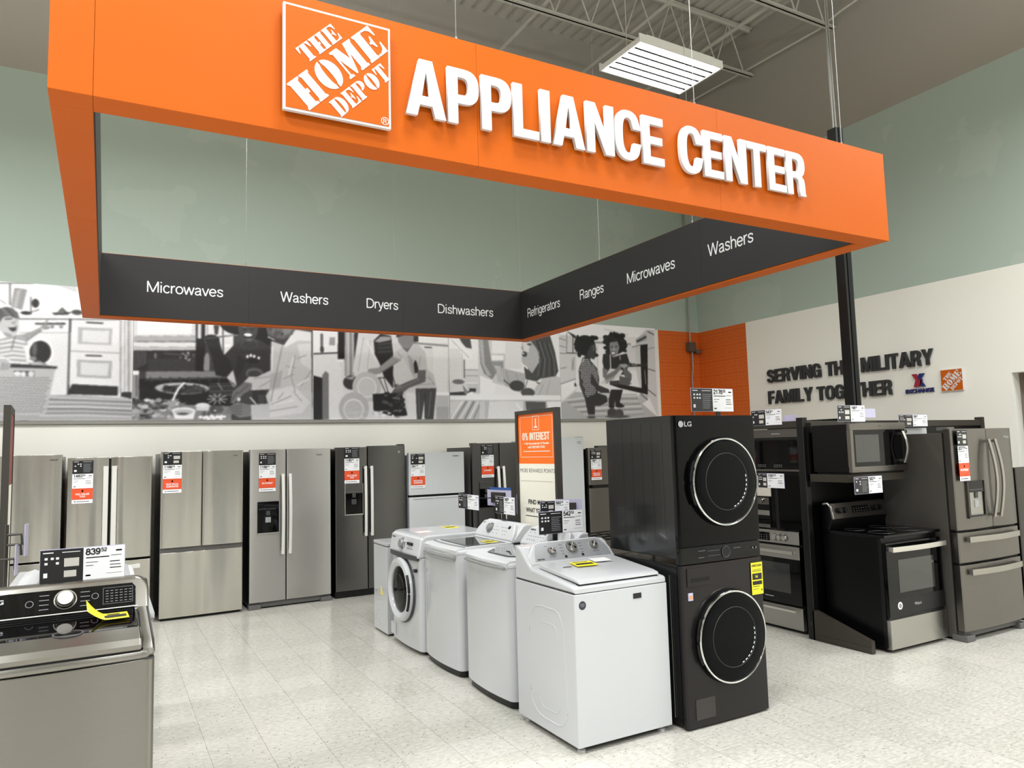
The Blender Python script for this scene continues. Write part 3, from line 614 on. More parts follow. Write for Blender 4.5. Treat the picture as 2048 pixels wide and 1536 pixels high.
# 1: french door with two flat handles
t = thing('refrigerator', 'glossy stainless refrigerator with two long flat handles, tagged 1483', 'refrigerator', (-.325, 8.66, 0), 0, GR)
cabinet(t, .772, 1.724, .8, m_blkpaint); box('kick_plate', .02, .75, .03, .07, 0, .06, m_blk, t)
door('door', t, .003, .37, .685, 1.724, m_steel, .02); door('door', t, .386, .769, .685, 1.724, m_steel, .02); door('freezer_drawer', t, .003, .769, .07, .66, m_steel, .012)
box('door_gap', .37, .386, .02, .06, .685, 1.71, m_blk, t); bar_handle('handle', .342, .79, 1.632, m_handle, t, .046, .05); bar_handle('handle', .418, .79, 1.632, m_handle, t, .046, .05); h_handle('handle', .1, .67, .6, m_handle, t, .04, .05)
logo(t, 'LG', .67, 1.655, .03, m_dgrey, -.01)
# 2: french door without handles
t = thing('refrigerator', 'handleless stainless french-door refrigerator with a wide bottom drawer, tagged 1186', 'refrigerator', (.522, 8.64, 0), .6, GR)
cabinet(t, .836, 1.765, .85, m_blkpaint); box('kick_plate', .02, .81, .04, .08, 0, .03, m_blk, t)
door('door', t, .002, .41, .752, 1.765, m_steel, .01); door('door', t, .414, .834, .752, 1.765, m_steel, .01); door('freezer_drawer', t, .002, .834, .03, .7, m_steel, .012)
box('grip_recess', .004, .832, .02, .06, .7, .752, m_mgrey, t); logo(t, 'SAMSUNG', .7, 1.7, .02, m_dgrey, -.007, .07)
for x in (.03, .79): obj('foot', MB().lathe([(.02, 0), (.02, .03)], (x, .1, 0), 'z', 12), m_blk, t)
# 3: side by side with dispenser
t = thing('refrigerator', 'stainless side-by-side refrigerator with a black ice dispenser and long curved handles', 'refrigerator', (1.422, 8.66, 0), 1.2, GR)
cabinet(t, .926, 1.765, .8, m_blkpaint); door('freezer_door', t, .002, .403, .075, 1.765, m_steel2, .006); door('refrigerator_door', t, .409, .924, .075, 1.765, m_steel2, .006)
bar_handle('handle', .362, .585, 1.485, m_handle, t, .034, .04, .03); bar_handle('handle', .442, .585, 1.485, m_handle, t, .034, .04, .03)
dispenser(t, .085, .322, .835, 1.18, m_gloss, m_alu, .7)
m = MB(); m.box(.005, .92, .03, .08, .015, .07, .003).box(.0, .13, -.005, .08, 0, .05, .006).box(.8, .926, -.005, .08, 0, .05, .006); obj('base_grille', m, m_mgrey, t); logo(t, 'Whirlpool', .73, 1.685, .024, m_ink, -.005, .085)
# 4: dark side by side
t = thing('refrigerator', 'black stainless side-by-side refrigerator with bright handles and a water dispenser', 'refrigerator', (2.395, 8.68, 0), .6, GR)
cabinet(t, .884, 1.775, .8, m_blkpaint); door('freezer_door', t, .002, .396, .085, 1.77, m_dsteel, .004); door('refrigerator_door', t, .402, .882, .085, 1.782, m_dsteel, .004)
bar_handle('handle', .362, .71, 1.54, m_handle, t, .034, .045, .006); bar_handle('handle', .438, .71, 1.54, m_handle, t, .034, .045, .006); dispenser(t, .118, .33, .975, 1.335, m_graph, m_alu, .68)
box('base_grille', .01, .87, .05, .09, 0, .08, m_blk, t); box('hinge_cover', .8, .88, .02, .1, 1.775, 1.795, m_blk, t, .004); obj('brand_badge', MB().lathe([(.014, -.003), (.014, .0)], (.8, -.003, 1.7), 'y', 20), m_silver, t)
# 5: white top freezer
t = thing('refrigerator', 'white top-freezer refrigerator tagged 541 beside the black side-by-side', 'refrigerator', (3.328, 8.7, 0), 0, GR)
cabinet(t, .768, 1.675, .76, m_fridge_white, .07); door('freezer_door', t, .002, .766, 1.155, 1.682, m_fridge_white, .004, .065); door('refrigerator_door', t, .002, .766, .1, 1.128, m_fridge_white, .004, .065)
box('grip_lip', .06, .7, -.012, .03, 1.105, 1.128, m_plastic, t, .006); box('door_gap', .004, .764, .02, .06, 1.128, 1.155, m_blk, t); box('kick_plate', .02, .75, .04, .07, 0, .09, m_plastic, t); logo(t, 'Frigidaire', .6, 1.625, .018, m_dgrey, -.005, .085)
# 6: graphite side by side
t = thing('refrigerator', 'dark graphite side-by-side refrigerator between the white one and the standing sign', 'refrigerator', (4.205, 8.7, 0), 0, GR)
cabinet(t, .912, 1.755, .82, m_mgrey, .07); door('freezer_door', t, .002, .405, .08, 1.785, m_graph, .006); door('refrigerator_door', t, .411, .91, .08, 1.785, m_graph, .006)
bar_handle('handle', .368, .56, 1.475, m_handle, t, .036, .045, .03); bar_handle('handle', .448, .56, 1.475, m_handle, t, .036, .045, .03); box('hinge_cover', .01, .09, .02, .1, 1.755, 1.79, m_mgrey, t, .004); box('kick_plate', .02, .89, .05, .08, 0, .07, m_blk, t)
dispenser(t, .1, .3, .95, 1.28, m_graph)
# 7: white upright freezer
t = thing('upright_freezer', 'tall plain white upright freezer behind the standing orange sign', 'freezer', (5.2, 8.7, 0), 0, GR)
cabinet(t, .775, 1.83, .74, m_fridge_white, .07); door('door', t, .002, .773, .08, 1.84, m_fridge_white, .004, .065); lines(t, [(.66, .73, 1.775, .006), (.66, .73, 1.752, .006)], m_inkg, 'badge', .006); box('kick_plate', .02, .75, .05, .08, 0, .07, m_plastic, t)
box('hinge_cover', .7, .77, .02, .1, 1.835, 1.848, m_grey, t, .003)
# 8: stainless top freezer
t = thing('refrigerator', 'stainless top-freezer refrigerator beside the white freezer, half hidden by the black laundry tower', 'refrigerator', (6.045, 8.7, 0), 0, GR)
cabinet(t, .72, 1.7, .76, m_blkpaint, .07, top=.03); door('freezer_door', t, .002, .718, 1.155, 1.685, m_slate, .006); door('refrigerator_door', t, .002, .718, .08, 1.11, m_slate, .006); box('grip_recess', .06, .66, .002, .05, 1.11, 1.155, m_blk, t); box('door_gap', .004, .716, .03, .06, 1.1, 1.16, m_blk, t)
box('hinge_cover', .25, .72, .1, .2, 1.67, 1.715, m_mgrey, t, .004); box('kick_plate', .02, .7, .05, .08, 0, .07, m_blk, t)
# 9: right-hand french door with two drawers
t = thing('refrigerator', 'slate french-door refrigerator with curved handles and two drawers at the right edge', 'refrigerator', (6.27, 3.66, 0), 0)
cabinet(t, .925, 1.755, .66, m_sside, .075, .02); e = m_slate
door('door', t, .0, .533, .915, 1.768, e, .02); door('door', t, .539, .925, .915, 1.768, e, .02); door('upper_drawer', t, 0, .925, .645, .895, e, .02); door('lower_drawer', t, 0, .925, .085, .625, e, .02)
box('door_gap', .01, .915, .02, .07, .08, .92, m_blkmat, t)
bar_handle('handle', .487, 1.0, 1.675, m_knob, t, .034, .05, .045, .016); bar_handle('handle', .585, 1.0, 1.675, m_knob, t, .034, .05, .045, .016)
h_handle('handle', .1, .87, .835, m_knob, t, .05, .04, .03); h_handle('handle', .1, .87, .565, m_knob, t, .05, .04, .03)
dispenser(t, .145, .385, 1.02, 1.322, m_gloss, m_slate, .68, m_steel2, -.02)
m = MB(); m.box(.03, .89, .03, .1, .03, .08, .004).box(.0, .12, -.01, .12, 0, .05, .008).box(.81, .925, -.01, .12, 0, .05, .008); obj('base_grille', m, m_mgrey, t); box('hinge_cover', .0, .1, .02, .12, 1.755, 1.785, m_mgrey, t, .004); logo(t, 'Whirlpool', .76, 1.68, .03, m_silver, -.021, .09)
t = thing('refrigerator', 'dark grey refrigerator just showing at the right edge of the photo', 'refrigerator', (7.43, 3.76, 0), 0)
cabinet(t, .75, 1.39, .6, m_mgrey, .06); door('door', t, 0, .75, .1, 1.4, m_graph, .004); box('kick_plate', .02, .73, .05, .08, 0, .1, m_blk, t)

fridge_tag('price tag 1483 with an orange no sales tax panel, on the glossy left refrigerator', -.278, 8.6385, 1.694, '1483', '52', ('NO SALES', 'TAX'), 1)
fridge_tag('price tag 1186 with orange guarantee panel on the handleless stainless refrigerator', .545, 8.628, 1.756, '1186', '02', ('PRICE MATCH', 'GUARANTEE'), 2)
fridge_tag('price tag 1186 above the black ice dispenser of the stainless side-by-side', 1.524, 8.65, 1.722, '1186', '52', ('0% INTEREST',), 3)
fridge_tag('price tag 1180 above the dispenser of the black stainless side-by-side', 2.505, 8.672, 1.768, '1180', '52', ('NO SALES', 'TAX'), 4)
fridge_tag('price tag 541 on the white top-freezer refrigerator', 3.355, 8.693, 1.668, '541', '52', ('PRICE MATCH', 'GUARANTEE'), 5, w=.186)
fridge_tag('price tag 2377 on the dark graphite side-by-side refrigerator', 4.338, 8.689, 1.762, '2377', '02', ('0% INTEREST',), 6)
fridge_tag('price tag on the stainless top-freezer refrigerator beside the laundry tower', 6.087, 8.691, 1.655, '788', '02', ('PRICE MATCH', 'GUARANTEE'), 7)
fridge_tag('price tag 2077 on the slate french-door refrigerator at the right', 6.315, 3.634, 1.755, '2077', '02', ('0% INTEREST',), 8, w=.15)
# ------------------------------------------------------------------ washers and dryers (local front faces -y, x to the right)
def knob(name, t, x, y, z, r, d, mat, tilt=0.0, ringmat=None, bars=False):
    # a round knob on a panel leaning back by tilt degrees
    rm = Matrix.Translation((x, y, z)) @ Matrix.Rotation(R(-tilt), 4, 'X')
    k = obj(name, MB().lathe([(r, 0), (r, -d * .6), (r * .88, -d), (.001, -d)], (0, 0, 0), 'y', 28).rot(rm), mat, t)
    if ringmat: obj('knob_ring', MB().ring((0, -.002, 0), r * 1.22, r * .1, 'y', 32, 8).rot(rm), ringmat, k)
    if bars:
        m = MB()
        for q in range(3): m.rot(Matrix.Identity(4)); b = MB()
        m.box(-r * .16, r * .16, -d - .003, -d + .001, -r * .85, r * .85, .002); obj('knob_grip', m.rot(rm @ Matrix.Rotation(R(35), 4, 'Y')), m_chrome, k)
        m = MB(); m.prism([(0, 0), (-r * .75, r * .28), (-r * .75, -r * .28)], 'xz', -d - .0012, -d).prism([(0, 0), (r * .75, r * .28), (r * .75, -r * .28)], 'xz', -d - .0012, -d); obj('knob_face', m.rot(rm @ Matrix.Rotation(R(35), 4, 'Y')), m_blk, k, smooth=False)
    return k
def profile(name, t, x0, x1, pts, mat, bev=.012, seg=3): return obj(name, MB().prism(pts, 'yz', x0, x1, bev, seg), mat, t)
def energy_label(label, loc, w, h_, rz=0, rx=0, curl=False, flat=True):
    # yellow paper energy label; flat ones lie in xy, others stand in xz facing -y
    t = thing('energy_label', label, 'label', loc, rz, 'yellow energy labels')
    m = MB()
    if curl:
        n = 10; vs = []
        for i in range(n + 1):
            f = i / n; x = w * f; zz = .045 * max(0, .45 - f) ** 1.5 * 3
            vs += [(x, -h_ * .5 + .03 * max(0, .4 - f), zz), (x, h_ * .5, zz * 1.6 + .002)]
        m.tri(vs, [(2 * i, 2 * i + 2, 2 * i + 3, 2 * i + 1) for i in range(n)]); o = obj('paper', m, m_yellow, t)
        so = o.modifiers.new('s', 'SOLIDIFY'); so.thickness = .0006
        obj('print', MB().box(w * .42, w * .95, -h_ * .28, h_ * .1, .0026, .0032).box(w * .5, w * .8, h_ * .2, h_ * .3, .0026, .0032), m_ink, t, smooth=False)
    elif flat:
        obj('paper', MB().box(0, w, 0, h_, 0, .0008), m_yellow, t, smooth=False)
        obj('print', MB().box(w * .1, w * .9, h_ * .28, h_ * .6, .0008, .0012), m_ink, t, smooth=False)
        obj('print', MB().box(w * .1, w * .8, h_ * .8, h_ * .9, .0008, .0012), m_ink, t, smooth=False)
    else:
        obj('paper', MB().box(0, w, -.0008, 0, 0, h_), m_yellow, t, smooth=False)
        obj('print', MB().box(w * .08, w * .92, -.0012, -.0008, h_ * .46, h_ * .66), m_ink, t, smooth=False); obj('print', MB().box(w * .08, w * .92, -.0012, -.0008, h_ * .3, h_ * .42), m_ink, t, smooth=False)
        text('ENERGYGUIDE', .02, m_ink, t, (w * .07, -.001, h_ * .87), width=w * .86, off=.0006); pens('14', h_ * .11, m_yellow, t, (w * .3, -.0013, h_ * .52), wgt=.15)
        lines(t, [(w * .1, w * .9, h_ * .72, .004), (w * .1, w * .9, h_ * .77, .003), (w * .1, w * .7, h_ * .24, .004), (w * .1, w * .6, h_ * .16, .003), (w * .82, w * .92, h_ * .1, .012)], m_ink)
    return t

# white agitator washer nearest the camera (faces -y)
def front_washer():
    W, D = .672, .675
    t = thing('washing_machine', 'white top-load washer with a silver three-knob console, nearest in the centre row', 'washing machine', (2.32, 3.525, 0))
    box('cabinet', 0, W, 0, D, .035, .868, m_enamel, t, .006, 3)
    m = MB()
    pts = arc(.36, .22, .15, .12, -90, 0, 6) + arc(.37, .6, .14, .15, 0, 90, 6) + arc(.22, .62, .1, .13, 90, 180, 6) + arc(.22, .22, .12, .12, 180, 270, 6)
    for x in (.008,):
        m.tube([(x + .001, a, b) for a, b in pts + [pts[0]]], .0115, 10, cap=False); q = arc(.34, .22, .07, .06, -90, 0, 5) + arc(.34, .58, .07, .08, 0, 90, 5) + arc(.24, .58, .06, .08, 90, 180, 5) + arc(.24, .22, .06, .06, 180, 270, 5)
        m.tube([(x + .001, a, b) for a, b in q + [q[0]]], .0105, 10, cap=False)
    obj('side_embossing', m, m_enamel, t)
    box('top_gap', .004, W - .004, .004, D - .01, .866, .874, m_dgrey, t)
    # top deck rises to the rear and carries the console
    profile('top_deck', t, 0, W, [(0, .873), (0, .897), (.012, .907), (.05, .913), (.47, .955), (.52, .988), (.6, 1.06), (.64, 1.078), (D, 1.076), (D, .873)], m_enamel, .03, 4)
    m = MB().prism([(.014, .919), (.018, .934), (.06, .944), (.44, .982), (.45, .976), (.45, .955), (.06, .924)], 'yz', .045, W - .045, .006); obj('lid', m, m_enamel, t)
    box('lid_gap', .05, W - .05, .022, .05, .906, .922, m_blk, t)
    # console
    a = math.degrees(math.atan2(.085, .12))
    m = MB().prism([(.05, 0), (W - .035, 0), (W - .045, .06), (W - .085, .118), (W - .11, .128), (.12, .128), (.09, .118), (.065, .06)], 'xz', -.004, .0, .002)
    tilt = 37
    rm = Matrix.Translation((0, .498, .985)) @ Matrix.Rotation(R(-tilt), 4, 'X')
    cb = MB().prism([(.012, -.02), (W - .012, -.02), (W - .022, .06), (W - .06, .128), (W - .11, .142), (.12, .142), (.075, .128), (.03, .06)], 'xz', -.002, .05, .012, 3).rot(rm); cz = obj('console', cb, m_enamel, t)
    obj('control_panel', m.rot(rm), m_silver, cz)
    for x, z, r in ((.19, .062, .026), (.345, .075, .037), (.52, .078, .026)):
        p = rm @ Vector((x, -.004, z)); knob('knob', cz, p.x, p.y, p.z, r, .024, m_knob, tilt, m_silver, True)
    pm = MB()
    for x in (.26, .41):
        for k in range(4): pm.box(x, x + .022, -.0052, -.004, .035 + .022 * k, .038 + .022 * k)
    pm.box(.15, .17, -.0052, -.004, .1, .103).box(.16, .21, -.0052, -.004, .022, .025).box(.5, .55, -.0052, -.004, .032, .035)
    obj('fine_print', pm.rot(rm), m_inkdim, cz, smooth=False)
    pb = MB().box(.275, .292, -.0055, -.004, .008, .024).box(.405, .422, -.0055, -.004, .01, .026); obj('button', pb.rot(rm), m_blk, cz, smooth=False)
    text('MAYTAG', .014, m_ink, cz, (0, 0, 0), m=rm @ Matrix.Translation((.07, -.0045, .008)) @ FRONT, off=.0006, width=.05)
    box('brand_badge', .415, .475, -.004, .001, .8, .83, m_ink, t, .002)
    obj('round_sticker', MB().lathe([(.024, -.0012), (.024, 0)], (.055, 0, .805), 'y', 28), M('navy_sticker', (44, 46, 60), .4), t); lines(t, [(.042, .068, .812, .003), (.04, .07, .805, .003), (.044, .066, .798, .003)], m_inkg, 'sticker_print', .0018)
    pm = MB().box(.13, .19, .3, .31, .9695, .9705); obj('lid_badge', pm.rot(Matrix.Translation((0, .3, .97)) @ Matrix.Rotation(R(5.2), 4, 'X') @ Matrix.Translation((0, -.3, -.97)) @ Matrix.Translation((0, 0, .001))), m_dgrey, t, smooth=False)
    for x in (.05, W - .05):
        for y in (.05, D - .05): obj('leveling_foot', MB().lathe([(.022, 0), (.024, .012), (.012, .016), (.012, .04)], (x, y, 0), 'z', 18), m_plastic, t)
    sk = MB().box(.03, W - .03, .03, D - .03, .03, .04); obj('underside', sk, m_blk, t, smooth=False)
    return t
front_washer()
lab = energy_label('yellow energy label on the lid of the nearest white washer', (2.53, 3.79, .9725), .15, .11, rx=0); lab.rotation_euler = (R(5.2), 0, R(-4))
wl = tag(obj('paper_label', MB().box(0, .12, 0, .09, 0, .0006), m_white, None, smooth=False), 'white paper label beside the yellow label on the nearest white washer', 'label'); wl.location = (2.70, 3.85, .9785); wl.rotation_euler = (R(5.2), 0, R(-6))

# white top-load washers that face -x
def slab(name, t, x0, x1, prof, bul, mat, n=14):
    # a bar with the given side profile (y, z) whose front bows towards -y along its length
    vs = []; k = len(prof)
    for i in range(n + 1):
        u = 2 * i / n - 1; x = x0 + (x1 - x0) * i / n
        vs += [(x, a - bul * (1 - u * u), b_) for a, b_ in prof]
    fs = [tuple(i * k + j for j in range(k)), tuple(n * k + j for j in range(k))[::-1]]
    for i in range(n):
        for j in range(k): q = (j + 1) % k; fs.append((i * k + j, i * k + q, (i + 1) * k + q, (i + 1) * k + j))
    m = MB().tri(vs, fs); bmesh.ops.recalc_face_normals(m.bm, faces=m.bm.faces[:]); return obj(name, m, mat, t, ang=50)
def bow_washer(loc, label, handle):
    W, D, H = .7, .68, .955; L_ = .925
    t = thing('washing_machine', label, 'washing machine', loc, -90)
    obj('cabinet', MB().bulge(0, W, .05, L_ - .02, D, .012, .03, .05, .006), m_enamel, t); obj('base_skirt', MB().bulge(.015, W - .015, 0.0, .055, D - .02, .03, .03, .05), m_blk, t)
    obj('top_deck', MB().bulge(0, W, L_ - .022, L_ + .012, D, .012, .03, .05, .012), m_plastic, t)
    slab('lid', t, .03, W - .03, [(.0, L_ - .02), (.0, L_ + .012), (.03, L_ + .026), (.48, L_ + .036), (.5, L_ + .02), (.5, L_)], .012, m_plastic)
    if handle == 'wide':
        h_ = slab('lid_handle', t, .04, W - .05, [(-.008, L_ - .062), (-.012, L_ - .045), (.085, L_ + .036), (.09, L_ + .028), (.0, L_ - .05)], .022, m_grey); slab('handle_lip', h_ and t, .05, W - .06, [(-.012, L_ - .07), (-.014, L_ - .06), (.0, L_ - .052), (.0, L_ - .066)], .022, m_silver)
        gl = obj('lid_glass', MB().prism([(.07, .13), (W - .09, .12), (W - .07, .45), (.07, .45)], 'xy', L_ + .031, L_ + .0375), m_lidglass, t)
    else:
        slab('lid_handle', t, .04, W - .05, [(-.012, L_ - .03), (-.016, L_ - .018), (-.004, L_ - .012), (.0, L_ - .026)], .024, m_grey)
        gl = obj('lid_glass', MB().prism([(.05, .25), (.2, .1), (.5, .1), (.66, .25), (.66, .46), (.05, .46)], 'xy', L_ + .031, L_ + .038, .002), m_lidglass, t)
        obj('lid_latch', MB().box(.3, .34, .2, .21, L_ + .038, L_ + .042), m_blk, gl, smooth=False)
    # console at the rear
    tilt = 32; rm = Matrix.Translation((0, .475, H + .025)) @ Matrix.Rotation(R(-tilt), 4, 'X')
    profile('console_back', t, .02, W - .02, [(.46, H), (.5, H + .03), (.585, H + .13), (.62, H + .142), (.66, H + .135), (D, H + .02), (D, H)], m_plastic, .03, 4)
    cz = obj('console', MB().prism([(.02, -.01), (W - .02, -.01), (W - .03, .06), (W - .075, .132), (W - .1, .14), (.1, .14), (.075, .132), (.03, .06)], 'xz', -.004, .04, .012, 3).rot(rm), m_plastic, t)
    p = rm @ Vector((.26 if handle == 'wide' else .44, -.005, .07)); knob('dial', cz, p.x, p.y, p.z, .036, .026, m_grey, tilt, m_chrome)
    m = MB()
    rnd = random.Random(int(loc[1] * 10))
    for k in range(7):
        for j in range(3):
            x = .33 + .034 * k
            if handle != 'wide': x = .1 + .034 * k
            if rnd.random() < .8: m.box(x, x + .012, -.0056, -.004, .03 + .03 * j, .034 + .03 * j)
    obj('fine_print', m.rot(rm), m_inkdim, cz, smooth=False)
    x = .55 if handle == 'wide' else .3
    obj('display', MB().box(x, x + .035, -.0058, -.004, .085, .11).rot(rm), m_blk, cz, smooth=False)
    lb = 'LG' if handle == 'wide' else 'SAMSUNG'
    text(lb, .02, m_dgrey, cz, (0, 0, 0), m=rm @ Matrix.Translation((.09, -.0045, .108)) @ FRONT, width=.03 if handle == 'wide' else .075, off=.0006)
    for x in (.07, W - .07): obj('leveling_foot', MB().lathe([(.02, 0), (.02, .02)], (x, D - .06, 0), 'z', 14), m_plastic, t)
    return t
bow_washer((2.345, 5.03, 0), 'white top-load washer with a slim front lip and dark glass lid', 'slim')
bow_washer((2.345, 5.83, 0), 'white top-load washer with a wide grey lid handle, next to the front loader', 'wide')
lab = energy_label('yellow energy label on the glass lid of the washer with the wide grey handle', (2.66, 5.25, .9635), .1, .15, rz=0)

# white front loader
def front_loader(loc, label, W=.7, rz=-90, grey=True):
    D, H = .68, .985
    t = thing('washing_machine', label, 'washing machine', loc, rz)
    obj('cabinet', MB().bulge(0, W, .03, .8, D, .03, .022, .05, .008), m_enamel, t)
    profile('control_fascia', t, .004, W - .004, [(.008, .8), (.006, .83), (.03, .955), (.05, .968), (.2, .968), (.2, .8)], m_plastic, .016, 3)
    profile('top_plate', t, .0, W, [(.05, .955), (.06, .975), (.1, H), (D, H), (D, .8), (.1, .8)], m_enamel, .014, 3)
    g = MB().bulge(.02, W - .04, .775, .815, .03, .006, .024, .01, .003); obj('grip_strip', g, m_dgrey if grey else m_silver, t)
    k = knob('dial', t, W * .44, .016, .892, .04, .03, m_grey, 12, m_chrome)
    box('display', W * .62, W * .78, .006, .02, .893, .915, m_blk, t)
    m = MB()
    for q in range(5): m.box(W * .6 + .03 * q, W * .6 + .016 + .03 * q, .008, .02, .86, .864)
    for q in range(3): m.box(W * .5, W * .53, .008, .02, .87 + .018 * q, .873 + .018 * q)
    obj('fine_print', m, m_inkdim, t, smooth=False); text('SAMSUNG', .018, m_dgrey, t, (W * .1, .012, .93), width=.08, off=.0006)
    cx, cz_ = W * .47, .5
    d = obj('door', MB().lathe([(.272, .02), (.275, -.02), (.262, -.04), (.235, -.048), (.2, -.03), (.195, -.012)], (cx, 0, cz_), 'y', 56, cap=False), m_enamel, t)
    obj('door_glass', MB().lathe([(.199, -.016), (.18, -.026), (.12, -.034), (.001, -.038)], (cx, 0, cz_), 'y', 44, cap=False), m_glass, d); obj('drum_rim_highlight', MB().ring((cx, -.034, cz_), .13, .002, 'y', 48, 6), m_dgrey, d)  # drum highlight drawn as a grey ring on the glass
    obj('door_shadow_gap', MB().lathe([(.284, .012), (.284, -.006), (.27, -.006)], (cx, 0, cz_), 'y', 56, cap=False), m_dgrey, d)
    g = MB()
    for q in range(-5, 6):
        a = R(q * 7); g.lathe([(.014, 0), (.014, -.012)], (cx + .262 * math.cos(a), -.03, cz_ + .262 * math.sin(a)), 'y', 10)
    obj('door_handle', MB().tube([(cx + .262 * math.cos(R(q)), -.034 - .004, cz_ + .262 * math.sin(R(q))) for q in range(-34, 35, 4)], .012, 8), m_blk, d)
    box('sticker', W * .86, W * .91, -.006, .02, .68, .705, m_ink, t)
    box('filter_hatch', W * .04, W * .2, .003, .03, .07, .17, m_enamel, t, .004)
    for x in (.07, W - .07):
        for y in (.1, D - .08): obj('leveling_foot', MB().lathe([(.022, 0), (.022, .035)], (x, y, 0), 'z', 14), m_rub, t)
    box('underside', .03, W - .03, .06, D - .04, .022, .034, m_blk, t)
    return t
front_loader((2.31, 6.575, 0), 'white front-load washer with a round dark door and grey strip in the centre row', .72)
energy_label('yellow energy label on top of the white front loader in the centre row', (2.78, 6.28, .9855), .12, .2)
pk = tag(obj('paper_label', MB().box(0, .14, 0, .13, 0, .0006), M('pink_paper', (232, 222, 222), .4), None, smooth=False), 'pale pink paper lying on top of the white front loader', 'label'); pk.location = (2.42, 6.1, .9855)

# low white dryer behind it
dt = thing('dryer', 'low white dryer with a louvred side at the far end of the centre row', 'dryer', (2.32, 6.66, 0))
box('cabinet', 0, .68, 0, .385, .02, .815, m_enamel, dt, .006); box('top_plate', -.002, .682, -.0, .387, .82, .852, m_enamel, dt, .008); box('top_gap', .004, .676, .004, .38, .812, .822, m_dgrey, dt)
m = MB()
for r_ in range(11):
    for c_ in range(4): m.box(-.0025, .001, .15 + .035 * c_, .175 + .035 * c_, .1 + .018 * r_, .107 + .018 * r_)
obj('vent_louvres', m, m_plastic, dt, smooth=False)
obj('warning_sticker', MB().prism([(.12, .36), (.2, .36), (.17, .44)], 'yz', -.0015, 0), M('pale_yellow_label', (226, 214, 90), .5), dt, smooth=False); box('rating_sticker', -.0012, 0, .3, .33, .37, .385, m_inkg, dt)
for y in (.05, .33): obj('leveling_foot', MB().lathe([(.02, 0), (.02, .03)], (.05, y, 0), 'z', 12), m_rub, dt)
for y in (.05, .33): obj('leveling_foot', MB().lathe([(.02, 0), (.02, .03)], (.63, y, 0), 'z', 12), m_rub, dt)

# black laundry tower
def tower():
    W, D = .684, .68
    t = thing('laundry_tower', 'tall black stacked washer and dryer tower with two round doors', 'laundry tower', (3.048, 3.455, 0))
    obj('lower_cabinet', MB().box(0.0, W, .03, D, .02, .965, .005), m_lgside, t); obj('upper_cabinet', MB().box(-.002, W + .002, .03, D + .02, 1.0, 1.876, .006), m_lgside, t)
    lf = obj('lower_front', MB().bulge(.0, W, .012, .962, .04, 0, .006, .014, .003), m_lgdark, t); uf = obj('upper_front', MB().bulge(.0, W, 1.072, 1.874, .04, 0, .006, .014, .003), m_upfront, t)
    cp = obj('control_panel', MB().bulge(.0, W, .968, 1.068, .045, .004, .006, .012, .003), m_gloss, t)
    obj('dial', MB().ring((.37, -.006, 1.02), .034, .0025, 'y', 32, 8), m_dgrey, cp); obj('dial_face', MB().lathe([(.031, -.004), (.031, .0)], (.37, -.002, 1.02), 'y', 28), m_blk, cp)
    lines(cp, [(.14, .2, 1.04, .003), (.14, .19, 1.0, .003), (.22, .32, 1.035, .0018), (.22, .32, 1.005, .0018), (.44, .5, 1.035, .003), (.6, .612, 1.02, .01), (.63, .64, 1.018, .012)], m_inkdim, 'touch_icons', .0035)
    m = MB()
    for k in range(5): m.box(-.0028, -.0008, .12 + .1 * k, .124 + .1 * k, 1.08, 1.84)
    obj('side_ribs', m, m_lgside, t, smooth=False)
    for nm, cz, r in (('upper_door', 1.458, .268), ('lower_door', .51, .272)):
        cx = .365
        d = obj(nm, MB().lathe([(r + .012, .03), (r + .012, -.02), (r + .004, -.038), (r - .006, -.044), (r - .01, -.04)], (cx, 0, cz), 'y', 72, cap=False), m_blkpaint, t)
        obj('chrome_ring', MB().ring((cx, -.04, cz), r, .0062, 'y', 80, 8), m_chrome, d)
        obj('door_glass', MB().lathe([(r - .004, -.04), (r - .02, -.045), (r * .72, -.05), (.001, -.05)], (cx, 0, cz), 'y', 64, cap=False), m_glass, d)
        obj('drum_rim_highlight', MB().ring((cx, -.0505, cz), r * .66, .0016, 'y', 64, 6), m_dgrey, d)  # highlight ring of the drum laid on the glass, white glints next
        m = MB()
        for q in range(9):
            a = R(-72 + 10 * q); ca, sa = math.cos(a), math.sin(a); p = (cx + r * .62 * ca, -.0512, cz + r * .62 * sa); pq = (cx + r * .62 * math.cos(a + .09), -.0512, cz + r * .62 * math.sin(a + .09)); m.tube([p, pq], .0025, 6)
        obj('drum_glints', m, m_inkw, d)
        m = MB().tube([(cx - (r + .012) * math.cos(R(q)), -.03, cz + (r + .012) * math.sin(R(q))) for q in range(-28, 29, 4)], .008, 8); obj('door_grip', m, m_blk, d)
    dd = obj('detergent_drawer', MB().box(.04, .25, -.008, .01, .835, .945, .004), m_lgdark, t); box('drawer_slot', .07, .22, -.0095, .0, .86, .885, m_gloss, dd, .002)
    box('service_hatch', .065, .22, -.0075, .01, .055, .175, M('hatch_paint', (70, 67, 66), .35, .6), t, .004)
    st = box('sticker', .045, .08, -.0075, 0, .755, .8, m_lav, t); box('sticker_print', .049, .076, -.0082, -.007, .765, .785, M('sticker_orange', (214, 150, 96), .5), st)
    text('LG', .042, m_silver, uf, (.072, -.008, 1.806), off=.001, width=.06)
    obj('brand_roundel', MB().lathe([(.02, -.0012), (.02, 0)], (.045, -.007, 1.82), 'y', 24), m_silver, uf)
    m = MB().tube([(-.006, .1, .9), (-.006, .1, .06)], .003, 6); obj('side_trim', m, m_alu, t)
    for x in (.06, W - .06):
        for y in (.07, D - .08): obj('leveling_foot', MB().lathe([(.022, 0), (.022, .03)], (x, y, 0), 'z', 14), m_rub, t)
    return t
tower()
energy_label('yellow energy label stuck upright on the black laundry tower', (3.622, 3.446, .73), .1, .2, flat=False)

